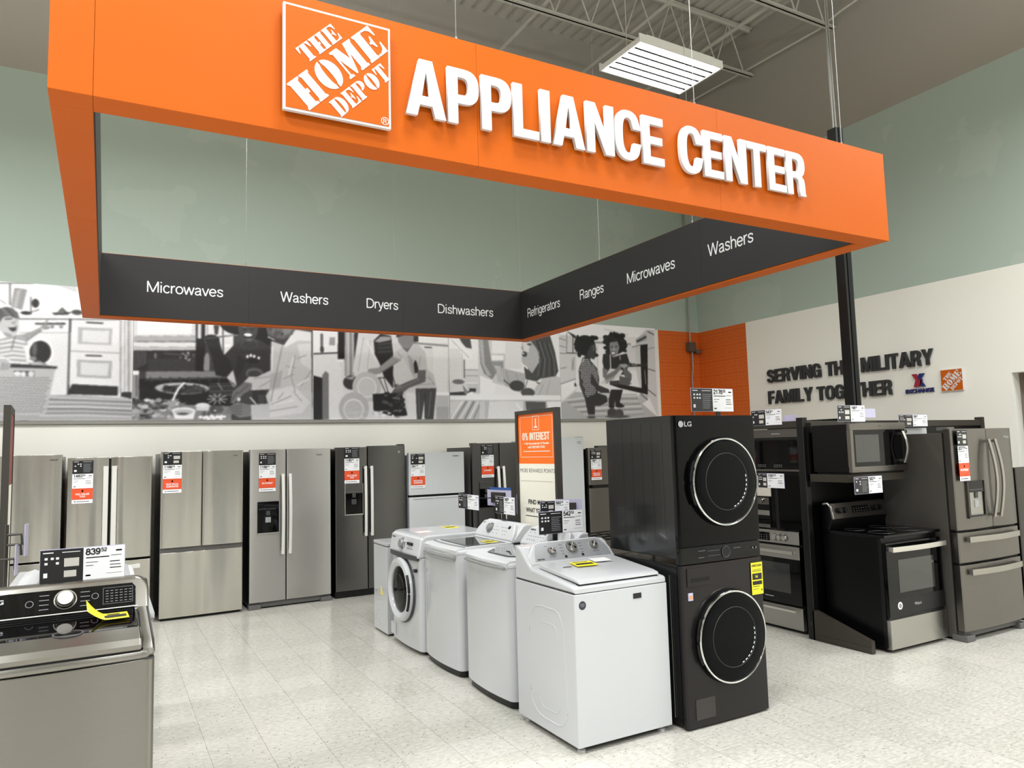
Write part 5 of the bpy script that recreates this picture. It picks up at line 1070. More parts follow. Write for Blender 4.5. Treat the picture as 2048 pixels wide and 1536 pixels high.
# ------------------------------------------------------------------ black-and-white photo murals on the back wall
# each line: a shape of the printed picture on the wall, in half centimetres (p polygon, e ellipse, l pen line, n speckle), grey value first
MURALS = {
0: """p 224 -434 728 49 774 51 674 -431 643
p 196 -113 737 -62 739 -62 720
p 215 -431 643 -170 660 -167 531 -426 524
l 60 2 -316 721 -146 735
p 140 -181 722 -157 720 -165 673 -186 679
p 165 -176 717 -169 718 -175 678 -182 680
l 95 3 -189 730 -188 684
e 48 -141 690 7 10
l 60 2 -150 703 -149 665
e 40 -158 667 10 4
l 70 2 -148 670 -134 676
p 60 -110 671 -71 675 -79 668 -105 666
p 92 -100 673 -90 685 -79 674
e 72 -61 675 11 6
p 216 -170 661 25 674 25 666 -170 654
l 60 2 -170 653 25 664
p 205 -170 651 -76 657 -72 487 -165 486
p 216 -170 650 -76 656 -75 629 -169 624
p 70 -141 646 -83 650 -83 645 -141 642
e 125 -108 639 4 4
e 130 -91 640 4 4
l 150 1 -169 623 -75 628
e 228 -129 581 24 31
e 178 -129 581 21 27
e 38 -129 581 20 25
e 85 -140 587 5 16
e 120 -142 566 7 5
l 55 4 -74 658 -74 487
p 208 -72 657 25 661 27 509 -73 511
l 135 2 -73 586 26 585
l 40 3 -41 653 -10 653
l 40 3 -41 577 -11 577
p 165 -58 641 10 642 9 603 -58 603
p 200 -50 635 4 636 3 607 -50 608
p 160 -59 567 11 566 10 525 -58 527
p 198 -51 561 5 560 3 531 -51 533
p 42 -67 511 25 507 24 486 -76 488
p 200 25 509 30 509 30 488 25 488
p 150 25 663 29 664 32 494 28 494
p 212 29 663 33 664 36 494 32 494
p 168 33 664 37 664 40 495 36 494
p 205 37 664 42 664 45 495 40 495
p 140 41 664 46 665 49 495 44 495
p 190 45 665 50 665 53 495 48 495
p 48 31 494 53 495 53 479 31 484
p 152 -108 485 -75 487 53 479 54 425 -422 427 -424 482 -124 486
l 190 2 -110 481 -44 479 53 476
l 112 3 -112 476 -44 474 53 471
l 178 3 -114 470 -44 470 53 466
l 120 2 -116 465 -44 465 53 461
l 196 3 -118 460 -44 460 53 456
l 105 3 -119 455 -44 455 53 451
l 170 2 -121 450 -44 451 54 447
l 125 3 -123 445 -44 446 54 442
l 185 3 -125 440 -44 441 54 437
p 168 -292 546 -97 549 -101 536 -115 445 -127 441 -271 441
l 112 2 -205 522 -200 522
l 112 2 -197 522 -192 522
l 112 2 -189 522 -184 522
l 112 2 -181 522 -176 522
l 112 2 -173 523 -168 522
l 112 2 -165 523 -160 523
l 112 2 -157 523 -152 523
l 112 2 -149 523 -144 523
l 112 2 -141 523 -136 523
l 112 2 -133 524 -128 523
l 112 2 -125 524 -120 524
l 112 2 -117 524 -112 524
l 112 2 -201 516 -196 516
l 112 2 -193 516 -188 516
l 112 2 -185 517 -180 516
l 112 2 -177 517 -172 517
l 112 2 -169 517 -164 517
l 112 2 -161 517 -156 517
l 112 2 -153 517 -148 517
l 112 2 -145 518 -140 517
l 112 2 -137 518 -132 518
l 112 2 -129 518 -124 518
l 112 2 -121 518 -116 518
l 112 2 -113 518 -107 518
l 112 2 -204 511 -200 510
l 112 2 -197 511 -192 511
l 112 2 -189 511 -184 511
l 112 2 -181 511 -176 511
l 112 2 -173 511 -168 511
l 112 2 -165 511 -160 511
l 112 2 -157 512 -152 511
l 112 2 -149 512 -144 512
l 112 2 -141 512 -136 512
l 112 2 -133 512 -128 512
l 112 2 -125 512 -120 512
l 112 2 -117 512 -111 512
l 112 2 -200 505 -196 505
l 112 2 -193 505 -188 505
l 112 2 -185 505 -180 505
l 112 2 -177 505 -172 505
l 112 2 -169 506 -164 505
l 112 2 -161 506 -156 506
l 112 2 -153 506 -148 506
l 112 2 -145 506 -140 506
l 112 2 -137 506 -132 506
l 112 2 -129 506 -124 506
l 112 2 -120 506 -115 506
l 112 2 -204 499 -199 499
l 112 2 -196 499 -191 499
l 112 2 -188 500 -184 499
l 112 2 -181 500 -176 500
l 112 2 -173 500 -168 500
l 112 2 -165 500 -160 500
l 112 2 -157 500 -152 500
l 112 2 -149 500 -144 500
l 112 2 -141 500 -136 500
l 112 2 -133 500 -128 500
l 112 2 -124 501 -119 500
l 112 2 -116 501 -111 501
l 112 2 -200 494 -195 494
l 112 2 -192 494 -187 494
l 112 2 -184 494 -179 494
l 112 2 -176 494 -172 494
l 112 2 -169 494 -164 494
l 112 2 -161 494 -156 494
l 112 2 -153 494 -148 494
l 112 2 -145 495 -140 494
l 112 2 -136 495 -131 495
l 112 2 -128 495 -123 495
l 112 2 -120 495 -115 495
l 112 2 -204 488 -199 488
l 112 2 -196 488 -191 488
l 112 2 -188 488 -183 488
l 112 2 -180 488 -175 488
l 112 2 -172 488 -167 488
l 112 2 -164 489 -159 488
l 112 2 -156 489 -151 488
l 112 2 -148 489 -143 489
l 112 2 -140 489 -135 489
l 112 2 -132 489 -127 489
l 112 2 -124 489 -119 489
l 112 2 -200 482 -195 482
l 112 2 -192 482 -187 482
l 112 2 -184 483 -179 482
l 112 2 -176 483 -171 483
l 112 2 -168 483 -163 483
l 112 2 -160 483 -155 483
l 112 2 -152 483 -147 483
l 112 2 -144 483 -139 483
l 112 2 -136 483 -131 483
l 112 2 -128 483 -123 483
l 112 2 -120 483 -115 483
l 112 2 -203 477 -199 477
l 112 2 -196 477 -191 477
l 112 2 -188 477 -183 477
l 112 2 -180 477 -175 477
l 112 2 -172 477 -167 477
l 112 2 -164 477 -159 477
l 112 2 -156 477 -151 477
l 112 2 -148 477 -143 477
l 112 2 -140 477 -135 477
l 112 2 -132 477 -127 477
l 112 2 -124 478 -119 477
l 112 2 -199 471 -195 471
l 112 2 -192 471 -187 471
l 112 2 -184 471 -179 471
l 112 2 -176 471 -171 471
l 112 2 -168 471 -163 471
l 112 2 -160 471 -155 471
l 112 2 -152 472 -147 471
l 112 2 -144 472 -139 471
l 112 2 -136 472 -131 471
l 112 2 -128 472 -123 472
l 112 2 -120 472 -115 472
l 112 2 -203 465 -198 465
l 112 2 -195 466 -190 465
l 112 2 -187 466 -183 465
l 112 2 -180 466 -175 465
l 112 2 -172 466 -167 465
l 112 2 -164 466 -159 466
l 112 2 -156 466 -151 466
l 112 2 -148 466 -143 466
l 112 2 -140 466 -135 466
l 112 2 -132 466 -127 466
l 112 2 -124 466 -118 466
l 112 2 -199 460 -194 460
l 112 2 -191 460 -186 460
l 112 2 -183 460 -179 460
l 112 2 -176 460 -171 460
l 112 2 -168 460 -163 460
l 112 2 -160 460 -155 460
l 112 2 -152 460 -147 460
l 112 2 -144 460 -139 460
l 112 2 -136 460 -131 460
l 112 2 -127 460 -122 460
l 112 2 -203 454 -198 454
l 112 2 -195 454 -190 454
l 112 2 -187 454 -182 454
l 112 2 -179 454 -174 454
l 112 2 -171 454 -166 454
l 112 2 -163 454 -159 454
l 112 2 -155 454 -151 454
l 112 2 -147 454 -142 454
l 112 2 -139 454 -134 454
l 112 2 -131 454 -126 454
l 112 2 -123 455 -118 454
l 112 2 -199 449 -194 448
l 112 2 -191 449 -186 448
l 112 2 -183 449 -178 448
l 112 2 -175 449 -170 448
l 112 2 -167 449 -162 448
l 112 2 -159 449 -154 448
l 112 2 -151 449 -146 448
l 112 2 -143 449 -138 448
l 112 2 -135 449 -130 449
l 112 2 -127 449 -122 449
p 48 -183 554 -96 550 -97 545 -184 545
p 62 -177 538 -139 538 -138 527 -177 528
e 205 -170 532 7 5
e 200 -159 531 5 6
e 195 -145 532 6 6
p 130 -152 556 -130 562 -114 554 -118 550 -145 552
l 205 2 -145 556 -126 555
p 152 -215 602 -179 616 -164 619 -152 597 -161 593 -157 577 -154 556 -174 553 -195 568 -214 568
l 208 4 -203 600 -181 606 -159 602
l 208 4 -203 591 -181 596 -159 593
l 208 4 -203 581 -180 586 -158 584
l 208 4 -202 572 -180 577 -158 575
l 208 4 -202 562 -180 567 -158 566
l 208 4 -202 553 -180 557 -158 556
l 95 2 -177 613 -182 585
p 142 -164 618 -147 626 -129 638 -127 629 -141 619 -156 602
l 110 2 -156 604 -139 620 -128 629
p 135 -130 638 -124 644 -118 656 -116 654 -120 643 -112 639 -114 633 -124 631
p 178 -205 651 -194 658 -177 657 -170 648 -169 632 -173 620 -181 612 -192 612 -200 621 -212 630
p 140 -200 621 -192 612 -181 612 -185 619 -193 621
p 92 -217 670 -194 679 -183 676 -173 667 -169 652 -177 654 -186 658 -199 655 -205 643 -216 638
l 125 2 -202 674 -188 659
l 60 2 -194 675 -179 656
l 70 2 -205 671 -201 655
l 230 4 -212 689 -193 680
l 120 2 -206 693 -195 684
l 70 3 -195 651 -184 653
e 120 -175 650 2 1
e 140 -180 644 4 3
p 55 -190 634 -174 638 -175 627 -181 624 -187 628
l 232 2 -187 634 -176 636
p 165 -210 564 -191 564 -182 553 -188 539 -198 539 -209 545
l 110 1 -197 555 -199 540
l 110 1 -193 554 -194 540
l 110 1 -188 553 -189 540""",
1: """p 62 42 754 472 792 471 427 48 428
p 196 47 755 187 767 189 634 49 626
p 216 61 756 178 766 180 638 63 631
p 235 63 658 63 631 96 671 95 717
p 160 49 626 191 634 191 621 50 614
p 206 50 612 193 619 193 607 50 601
p 176 50 601 193 607 193 599 50 592
l 130 1 50 613 193 619
p 46 50 592 208 599 208 547 50 543
l 92 2 53 590 54 546
l 92 2 57 590 58 549
l 92 2 62 591 63 551
l 92 2 66 591 67 554
l 92 2 71 591 71 557
l 92 2 75 591 76 559
l 92 2 80 591 80 562
p 57 85 574 186 577 187 545 86 542
e 110 101 582 3 7
n 40 190 14 155 572 186 592 2
l 85 3 120 588 162 587
p 30 188 767 209 769 211 548 190 547
p 192 191 767 200 768 201 628 193 628
p 206 209 769 275 775 275 614 257 584 243 613 210 619
l 120 2 214 726 215 630
l 70 3 249 729 252 589
p 60 229 663 242 664 239 640 232 639
l 245 3 255 613 267 614
p 132 208 582 212 593 218 593 221 580 221 550 207 549
p 122 82 544 240 549 285 515 275 509 260 534 82 526
p 185 260 533 285 515 275 553
p 28 62 526 260 535 282 499 272 463 63 468
l 75 3 80 524 260 533
l 60 4 91 529 94 521
l 60 4 112 530 114 522
l 60 4 133 530 135 522
l 60 4 154 531 156 523
l 60 4 175 531 177 523
l 60 4 196 532 199 524
l 60 4 218 532 221 524
l 60 4 240 533 243 525
l 95 2 221 517 277 520
l 130 2 221 511 277 514
l 95 2 221 505 277 508
l 130 2 221 499 277 502
l 95 2 221 494 277 496
l 130 2 221 488 277 491
l 200 2 245 480 262 480
l 200 2 244 478 258 472
l 200 2 241 477 246 468
l 200 2 237 477 232 467
l 200 2 234 478 220 472
l 200 2 233 480 216 480
l 200 2 234 482 220 488
l 200 2 237 484 232 493
l 200 2 241 484 246 493
l 200 2 244 482 258 488
l 170 2 240 520 250 504
e 152 161 505 59 14
e 175 161 507 58 12
e 58 165 503 49 10
n 25 100 40 121 495 209 512 4
p 140 48 545 67 544 68 478 49 478
p 238 48 545 67 545 66 536 48 535
l 80 3 62 534 63 486
p 124 49 470 272 463 272 425 50 426
n 45 200 110 53 432 159 478 6
l 222 5 164 518 153 506 146 492 140 476
p 150 129 474 150 477 145 461 133 461
p 110 150 469 171 472 157 461
e 218 164 451 26 9
p 218 139 451 190 451 186 432 145 432
e 175 164 449 21 6
e 75 162 444 13 3
e 225 206 464 16 7
p 196 190 463 222 464 219 452 193 452
e 210 206 464 13 5
e 72 232 454 10 10
e 82 243 455 10 9
e 200 234 452 3 2
n 220 245 20 200 432 256 439 3
n 60 90 8 202 441 222 448 2
e 22 281 681 42 38
e 24 345 649 24 41
p 52 275 614 295 627 334 634 365 616 371 594 364 544 350 530 331 512 285 511 275 553 252 587
p 40 210 623 242 629 250 595 269 574 274 553 255 535 235 539 226 586
e 66 313 621 22 15
e 52 313 618 18 10
p 44 287 591 308 578 285 531 279 553
e 92 326 546 21 14
e 60 326 543 16 10
e 66 310 661 24 36
e 96 302 665 7 4
e 92 319 666 6 4
e 40 302 656 5 2
e 40 320 658 5 2
e 88 310 650 5 3
e 34 310 642 13 7
e 244 310 643 10 4
e 100 313 631 7 3
e 34 225 628 18 11
l 74 3 208 628 285 642
l 150 1 247 637 285 641
e 236 309 588 3 4
e 236 317 591 3 4
e 236 325 589 3 4
e 236 336 585 3 4
e 40 323 578 16 7
p 180 367 630 400 620 416 646 428 664 468 659 470 427 319 427 317 467 359 470 353 489 363 506 319 503 301 524 313 537 331 537 365 555 365 591
p 205 397 619 424 661 468 657 468 635 432 634 403 616
p 196 432 624 468 629 468 558 443 574
p 160 365 544 395 556 389 512 363 506
p 150 411 518 427 507 454 485 443 482
p 196 363 500 422 518 465 474 443 446 363 435
l 138 2 427 596 416 540 427 501
l 138 2 432 588 454 597
l 138 2 443 518 468 558
l 138 2 422 501 443 477
l 138 2 368 468 416 490
l 138 2 397 534 422 546
l 138 2 403 567 427 563
l 138 2 384 482 397 498
l 138 2 324 532 363 539
l 138 2 337 511 365 528
l 138 2 363 451 432 463
l 212 3 422 590 411 545
l 212 3 373 468 422 479
l 212 3 432 518 460 535
l 212 3 370 616 368 555
l 120 2 394 618 381 556 366 476
p 92 354 662 370 683 435 681 419 649 397 636 370 640 360 637
p 120 389 675 427 678 413 652 394 645
n 60 110 30 357 643 394 673 4
l 230 2 358 640 374 634
l 50 2 362 642 377 638
p 46 321 503 353 504 353 471 321 471
p 66 334 492 351 492 350 470 337 470
l 220 3 316 485 329 470
p 106 301 524 320 521 319 505 301 494 277 469 268 472 275 499
l 70 2 288 494 311 516
l 60 2 267 470 286 499
p 114 255 445 266 462 286 473 316 467 319 438 291 434 276 443
l 74 2 268 460 296 465
l 74 2 271 455 296 458
l 74 2 274 449 296 451
l 74 2 277 443 296 444
e 205 289 480 4 5""",
2: """p 200 470 794 865 829 857 425 469 427
p 212 470 794 540 800 539 607 470 604
l 40 3 470 601 540 607
p 206 470 597 540 604 563 426 469 427
p 35 470 545 496 546 496 427 469 427
p 205 470 556 493 556 505 539 496 539 470 545
p 112 496 545 505 557 513 551 513 427 496 427
p 90 492 656 499 656 499 607 492 607
p 142 516 647 530 648 530 626 515 626
e 60 496 614 5 9
p 28 540 800 558 802 557 588 538 588
p 215 530 589 555 591 553 582 535 583
p 150 557 679 564 680 563 545 556 545
p 178 564 680 570 680 569 545 563 545
p 128 570 680 577 680 576 545 569 545
p 165 577 680 583 681 582 545 576 545
p 48 583 681 600 682 599 581 582 580
p 198 597 682 641 684 641 641 653 579 647 559 586 548 578 559
l 160 2 609 652 593 559
l 168 2 628 646 618 566
l 222 2 618 643 646 585
p 40 637 644 657 665 687 660 692 615 698 550 691 514 665 547 653 583 640 607
p 150 639 642 657 657 687 658 685 648 653 640
l 86 2 650 634 687 640
l 86 2 650 624 687 629
l 86 2 650 613 687 617
p 190 693 640 765 644 762 435 690 435
p 214 765 676 862 681 862 648 765 644
l 112 4 738 644 861 640
p 208 812 635 861 637 859 505 810 505
l 172 2 860 674 855 428
l 60 3 787 633 807 633
p 232 820 505 859 505 858 497 820 497
p 176 818 497 858 497 857 428 816 428
p 158 820 465 858 465 857 428 819 428
p 204 729 504 758 504 757 435 728 435
p 124 702 688 766 688 762 647 751 639 734 616 721 628 708 644
p 42 706 701 769 705 767 647 753 648 755 672 712 660 702 656
p 96 718 629 734 616 751 639 738 626
p 178 718 629 734 615 762 644 788 619 793 571 812 556 821 516 759 515 750 545 722 603 715 593 690 602 699 617
p 36 757 596 762 589 768 561 753 557 750 578
p 202 795 616 805 604 808 559 794 571
p 150 734 614 751 595 757 545 744 564
l 140 2 797 552 814 527
l 140 2 787 546 804 543
l 140 2 763 526 814 530
l 140 2 774 606 767 574
l 140 2 705 616 718 600
p 140 690 603 717 594 665 561 643 551 618 556 622 566 649 570
l 105 2 652 555 704 589
p 92 764 567 789 568 787 535 737 516 716 500 703 488 690 500 689 506 700 519 736 535 763 545
l 130 2 703 512 743 529 767 542
p 112 687 523 704 527 720 519 703 511
p 64 757 515 820 517 815 476 809 425 785 425 785 495 773 425 760 426
l 100 3 803 505 795 438
l 96 3 766 504 768 438
l 40 3 785 501 784 432
e 58 574 528 22 19
p 150 556 540 586 547 577 535
e 178 617 517 40 41
e 210 617 516 27 28
e 186 617 516 24 25
p 26 633 498 716 503 732 441 702 434 635 453
e 168 581 459 41 43
e 205 580 456 28 29
e 176 580 455 25 25
l 30 2 649 542 691 546
l 30 2 652 542 668 506
l 30 2 691 547 699 519
l 30 2 665 543 677 503
l 190 2 564 447 716 454
l 190 2 561 433 732 438
l 190 2 586 447 585 431
l 190 2 604 448 605 432
l 190 2 690 488 732 482
l 190 2 732 482 732 437
l 190 2 706 460 729 463
n 20 90 26 664 450 720 503 6
n 170 230 10 632 435 690 454 4
p 210 638 447 649 448 647 435 639 435""",
3: """p 216 864 829 1254 864 1237 424 856 425
p 68 884 685 927 684 934 635 915 638 901 653
p 228 871 660 929 625 934 604 910 601
l 150 2 871 657 925 608
p 205 861 632 900 634 898 535 859 534
l 165 2 903 621 901 535
p 196 908 575 955 576 954 536 907 535
l 140 2 910 572 953 573
l 140 2 909 555 953 556
p 186 912 532 956 533 955 504 912 503
l 70 3 909 601 908 549
p 192 956 676 1001 678 996 504 952 503
p 186 995 623 1050 625 1049 560 994 559
p 232 999 618 1039 619 1038 606 999 604
p 140 998 600 1038 602 1037 563 997 562
p 206 1046 660 1104 663 1101 581 1043 579
p 228 960 556 1012 538 1003 503 959 502
e 200 887 517 31 25
e 104 889 537 19 7
p 52 858 505 923 510 924 498 858 497
p 120 902 529 923 503 908 501
p 48 923 519 945 519 944 508 923 508
p 225 915 503 934 510 937 498 913 498
p 128 957 676 987 674 999 591 1013 564 1001 545 972 563 961 593
p 165 959 670 971 670 976 590 997 557 983 557 965 593
p 192 1007 588 1028 586 1043 552 1043 527 999 537 1000 547 1015 568
l 140 2 1013 583 1020 541
l 140 2 1020 583 1026 539
l 140 2 1027 583 1032 537
l 140 2 1034 584 1038 536
p 166 1028 582 1110 567 1113 540 1096 508 1042 528
l 128 2 1047 572 1057 532
l 130 2 1081 563 1088 539
p 182 1134 501 1148 527 1176 555 1217 564 1242 557 1240 502
l 145 2 1175 534 1158 501
l 150 2 1200 549 1186 501
l 60 3 1152 541 1163 537
p 108 1122 595 1166 600 1157 544 1124 550
p 168 1109 677 1161 680 1166 596 1137 567 1121 587 1104 597 1101 611 1105 629 1101 646
p 200 1106 663 1132 664 1127 633 1111 636
e 58 1112 626 9 8
e 232 1108 628 4 2
e 60 1130 657 8 3
e 140 1105 645 4 3
p 68 1136 668 1205 689 1222 637 1232 578 1222 562 1168 553 1148 544 1113 550 1109 588 1137 568 1163 603 1164 635
l 112 2 1148 669 1168 610 1156 560
l 40 2 1157 668 1177 611 1167 560
l 128 2 1166 667 1185 611 1177 560
l 50 2 1174 666 1193 611 1188 561
l 104 2 1183 665 1201 612 1198 561
l 38 2 1192 664 1209 612 1209 561
l 120 2 1201 663 1217 612 1220 561
e 60 1083 529 26 16
e 76 1120 509 24 14
l 55 3 1039 545 1072 519
l 220 2 1112 543 1115 526
l 60 2 1120 547 1111 523
p 226 857 497 1240 502 1239 487 857 484
l 170 2 857 483 1239 486
p 174 857 482 1239 486 1237 424 856 425
p 206 988 482 1103 483 1101 429 981 430
p 82 1110 482 1182 481 1181 455 1113 455
p 196 857 480 908 482 864 438 856 438
l 222 4 901 480 864 430
l 120 4 913 480 878 430
l 210 4 925 480 892 430
l 105 4 937 480 907 430
l 215 4 950 480 921 430
l 130 4 962 481 935 430
p 190 956 482 973 482 972 430 954 430
p 225 1186 482 1239 483 1237 424 1196 438
l 238 3 1079 475 1097 455""",
4: """p 208 1245 840 1648 874 1622 422 1229 423
p 222 1245 840 1629 872 1619 705 1239 686
p 190 1242 693 1306 693 1297 555 1293 514 1235 477
p 215 1240 537 1292 552 1293 521 1240 483
l 105 2 1239 682 1263 676
l 105 2 1238 658 1262 654
l 105 2 1237 634 1262 634
l 105 2 1236 586 1262 590
l 105 2 1238 537 1295 555
l 90 2 1268 699 1265 636
l 60 3 1291 695 1289 638
l 70 3 1265 636 1306 637
l 130 2 1285 618 1283 582
l 130 2 1291 618 1290 582
l 120 2 1293 623 1283 582
p 60 1290 542 1295 542 1300 531 1290 531
p 48 1267 706 1300 694 1306 681 1296 685
l 132 5 1378 675 1518 676
p 214 1386 665 1421 667 1417 586 1383 585
l 170 2 1384 665 1383 537
l 170 2 1414 720 1510 707
p 196 1499 671 1544 673 1540 590 1495 588
l 130 2 1541 647 1563 647
l 130 2 1540 626 1562 626
l 130 2 1538 597 1561 597
p 165 1236 476 1293 514 1388 508 1536 510 1557 479 1623 433 1622 422 1233 423
l 206 3 1252 487 1388 502 1535 504
l 122 3 1263 480 1400 493 1539 495
l 196 3 1275 472 1412 484 1544 487
l 128 3 1287 465 1425 475 1548 478
l 210 3 1299 458 1437 466 1552 470
l 116 3 1311 450 1450 457 1556 461
l 190 3 1323 443 1462 448 1560 453
l 140 3 1335 435 1475 439 1564 444
e 62 1433 447 19 16
e 70 1462 445 17 15
e 76 1455 436 48 5
p 186 1541 692 1588 728 1621 729 1623 433 1583 508 1554 511 1538 590
p 152 1542 693 1587 714 1587 693 1544 679
e 38 1549 687 4 3
e 38 1556 690 4 3
e 38 1563 693 4 3
e 38 1570 696 4 3
e 38 1577 700 4 3
e 38 1584 703 4 3
l 120 3 1526 666 1560 675
p 24 1560 675 1591 679 1583 510 1558 518
p 172 1546 510 1584 507 1585 494 1561 479 1546 483
l 60 3 1595 722 1620 713
l 120 2 1591 664 1620 669
l 85 3 1587 596 1618 589
l 70 3 1584 526 1617 505
l 60 3 1554 511 1580 492
l 225 2 1574 591 1576 544
p 26 1423 541 1467 542 1583 527 1582 509 1466 529
p 120 1467 549 1519 546 1515 542 1467 542
l 44 8 1483 602 1583 608
n 30 130 10 1487 604 1541 612 5
e 22 1338 663 39 33
n 18 30 26 1300 631 1379 693 11
p 60 1357 664 1375 673 1380 651 1373 638 1377 629 1368 619 1349 625 1342 639
p 92 1361 661 1372 665 1374 651 1365 647
e 30 1365 656 4 2
p 50 1335 634 1355 629 1355 615 1330 621
p 60 1326 625 1355 615 1380 591 1387 557 1380 514 1362 491 1329 490 1310 535 1308 583
l 196 3 1327 617 1331 617
l 196 3 1335 617 1339 617
l 196 3 1343 618 1347 617
l 196 3 1321 610 1325 610
l 196 3 1329 611 1333 610
l 196 3 1337 611 1341 610
l 196 3 1345 611 1350 611
l 196 3 1318 604 1322 603
l 196 3 1326 604 1330 603
l 196 3 1334 604 1338 604
l 196 3 1343 605 1347 604
l 196 3 1351 605 1355 604
l 196 3 1320 597 1324 597
l 196 3 1328 598 1332 597
l 196 3 1337 598 1341 597
l 196 3 1345 598 1349 598
l 196 3 1353 598 1357 598
l 196 3 1362 599 1366 598
l 196 3 1317 591 1321 590
l 196 3 1326 591 1330 590
l 196 3 1334 591 1338 591
l 196 3 1342 591 1346 591
l 196 3 1350 592 1355 591
l 196 3 1359 592 1363 591
l 196 3 1367 592 1371 592
l 196 3 1311 584 1315 583
l 196 3 1319 584 1324 584
l 196 3 1328 584 1332 584
l 196 3 1336 585 1340 584
l 196 3 1344 585 1348 584
l 196 3 1353 585 1357 585
l 196 3 1361 585 1365 585
l 196 3 1369 586 1374 585
l 196 3 1317 578 1321 577
l 196 3 1325 578 1329 577
l 196 3 1333 578 1337 578
l 196 3 1342 578 1346 578
l 196 3 1350 579 1354 578
l 196 3 1358 579 1362 578
l 196 3 1367 579 1371 578
l 196 3 1375 579 1379 579
l 196 3 1383 580 1388 579
l 196 3 1319 571 1323 571
l 196 3 1327 571 1331 571
l 196 3 1335 572 1340 571
l 196 3 1344 572 1348 571
l 196 3 1352 572 1356 572
l 196 3 1360 572 1365 572
l 196 3 1369 573 1373 572
l 196 3 1377 573 1381 572
l 196 3 1316 565 1320 564
l 196 3 1324 565 1329 564
l 196 3 1333 565 1337 564
l 196 3 1341 565 1345 565
l 196 3 1349 565 1353 565
l 196 3 1358 566 1362 565
l 196 3 1366 566 1370 565
l 196 3 1374 566 1379 566
l 196 3 1318 558 1322 558
l 196 3 1327 558 1331 558
l 196 3 1335 559 1339 558
l 196 3 1343 559 1347 558
l 196 3 1352 559 1356 558
l 196 3 1360 559 1364 559
l 196 3 1368 559 1372 559
l 196 3 1377 560 1381 559
l 196 3 1324 552 1328 551
l 196 3 1332 552 1336 551
l 196 3 1340 552 1345 552
l 196 3 1349 552 1353 552
l 196 3 1357 553 1361 552
l 196 3 1365 553 1370 552
l 196 3 1374 553 1378 552
l 196 3 1326 545 1330 545
l 196 3 1334 546 1338 545
l 196 3 1343 546 1347 545
l 196 3 1351 546 1355 545
l 196 3 1359 546 1363 545
l 196 3 1368 546 1372 546
l 196 3 1376 546 1380 546
l 196 3 1323 539 1327 538
l 196 3 1332 539 1336 538
l 196 3 1340 539 1344 539
l 196 3 1348 539 1352 539
l 196 3 1356 539 1361 539
l 196 3 1365 540 1369 539
l 196 3 1373 540 1377 539
l 196 3 1326 532 1330 532
l 196 3 1334 532 1338 532
l 196 3 1342 533 1346 532
l 196 3 1350 533 1355 532
l 196 3 1359 533 1363 532
l 196 3 1367 533 1371 532
l 196 3 1331 526 1335 525
l 196 3 1339 526 1343 525
l 196 3 1348 526 1352 526
l 196 3 1356 526 1360 526
l 196 3 1364 527 1368 526
l 196 3 1373 527 1377 526
l 196 3 1333 519 1337 519
l 196 3 1342 520 1346 519
l 196 3 1350 520 1354 519
l 196 3 1358 520 1362 519
l 196 3 1367 520 1371 519
l 196 3 1330 513 1335 512
l 196 3 1339 513 1343 512
l 196 3 1347 513 1351 513
l 196 3 1355 513 1359 513
l 196 3 1364 513 1368 513
l 196 3 1333 506 1337 506
l 196 3 1341 507 1345 506
l 196 3 1349 507 1353 506
l 196 3 1358 507 1362 506
l 196 3 1366 507 1370 506
l 196 3 1338 500 1342 499
l 196 3 1346 500 1351 499
l 196 3 1355 500 1359 500
l 196 3 1363 500 1367 500
l 205 3 1330 621 1326 611
p 54 1357 577 1383 537 1423 524 1427 512 1388 512 1352 543
p 46 1329 494 1380 512 1413 502 1417 484 1386 470 1366 470 1365 443 1339 443 1332 474
e 125 1352 437 15 6
e 60 1351 433 16 3
e 28 1458 676 41 35
n 22 44 40 1415 642 1501 712 10
p 42 1406 638 1432 643 1446 629 1471 637 1502 644 1511 617 1506 602 1490 573 1442 572 1408 585 1402 614
p 128 1434 678 1466 683 1473 662 1464 640 1445 628 1435 642 1432 660
e 60 1441 663 5 2
e 60 1460 665 5 2
e 40 1447 643 10 5
e 240 1447 643 8 3
e 160 1450 654 4 4
l 205 4 1434 636 1434 594
l 200 3 1473 634 1474 623
p 192 1430 593 1487 588 1468 566 1415 540 1389 543 1408 557
p 150 1407 554 1450 568 1446 559 1415 541
p 112 1402 594 1425 586 1417 571 1451 587 1470 606 1483 599 1451 569 1415 554 1402 564
p 96 1494 597 1519 575 1517 556 1494 560 1480 588
p 150 1468 607 1496 610 1509 603 1487 593
p 86 1468 569 1517 560 1507 538 1467 541
p 60 1428 551 1467 554 1467 542 1428 541
p 40 1431 523 1462 524 1443 475 1424 466 1420 485
p 36 1458 523 1480 524 1465 482 1483 471 1448 470 1447 496
e 30 1432 469 12 6
e 30 1465 470 18 5""",
}
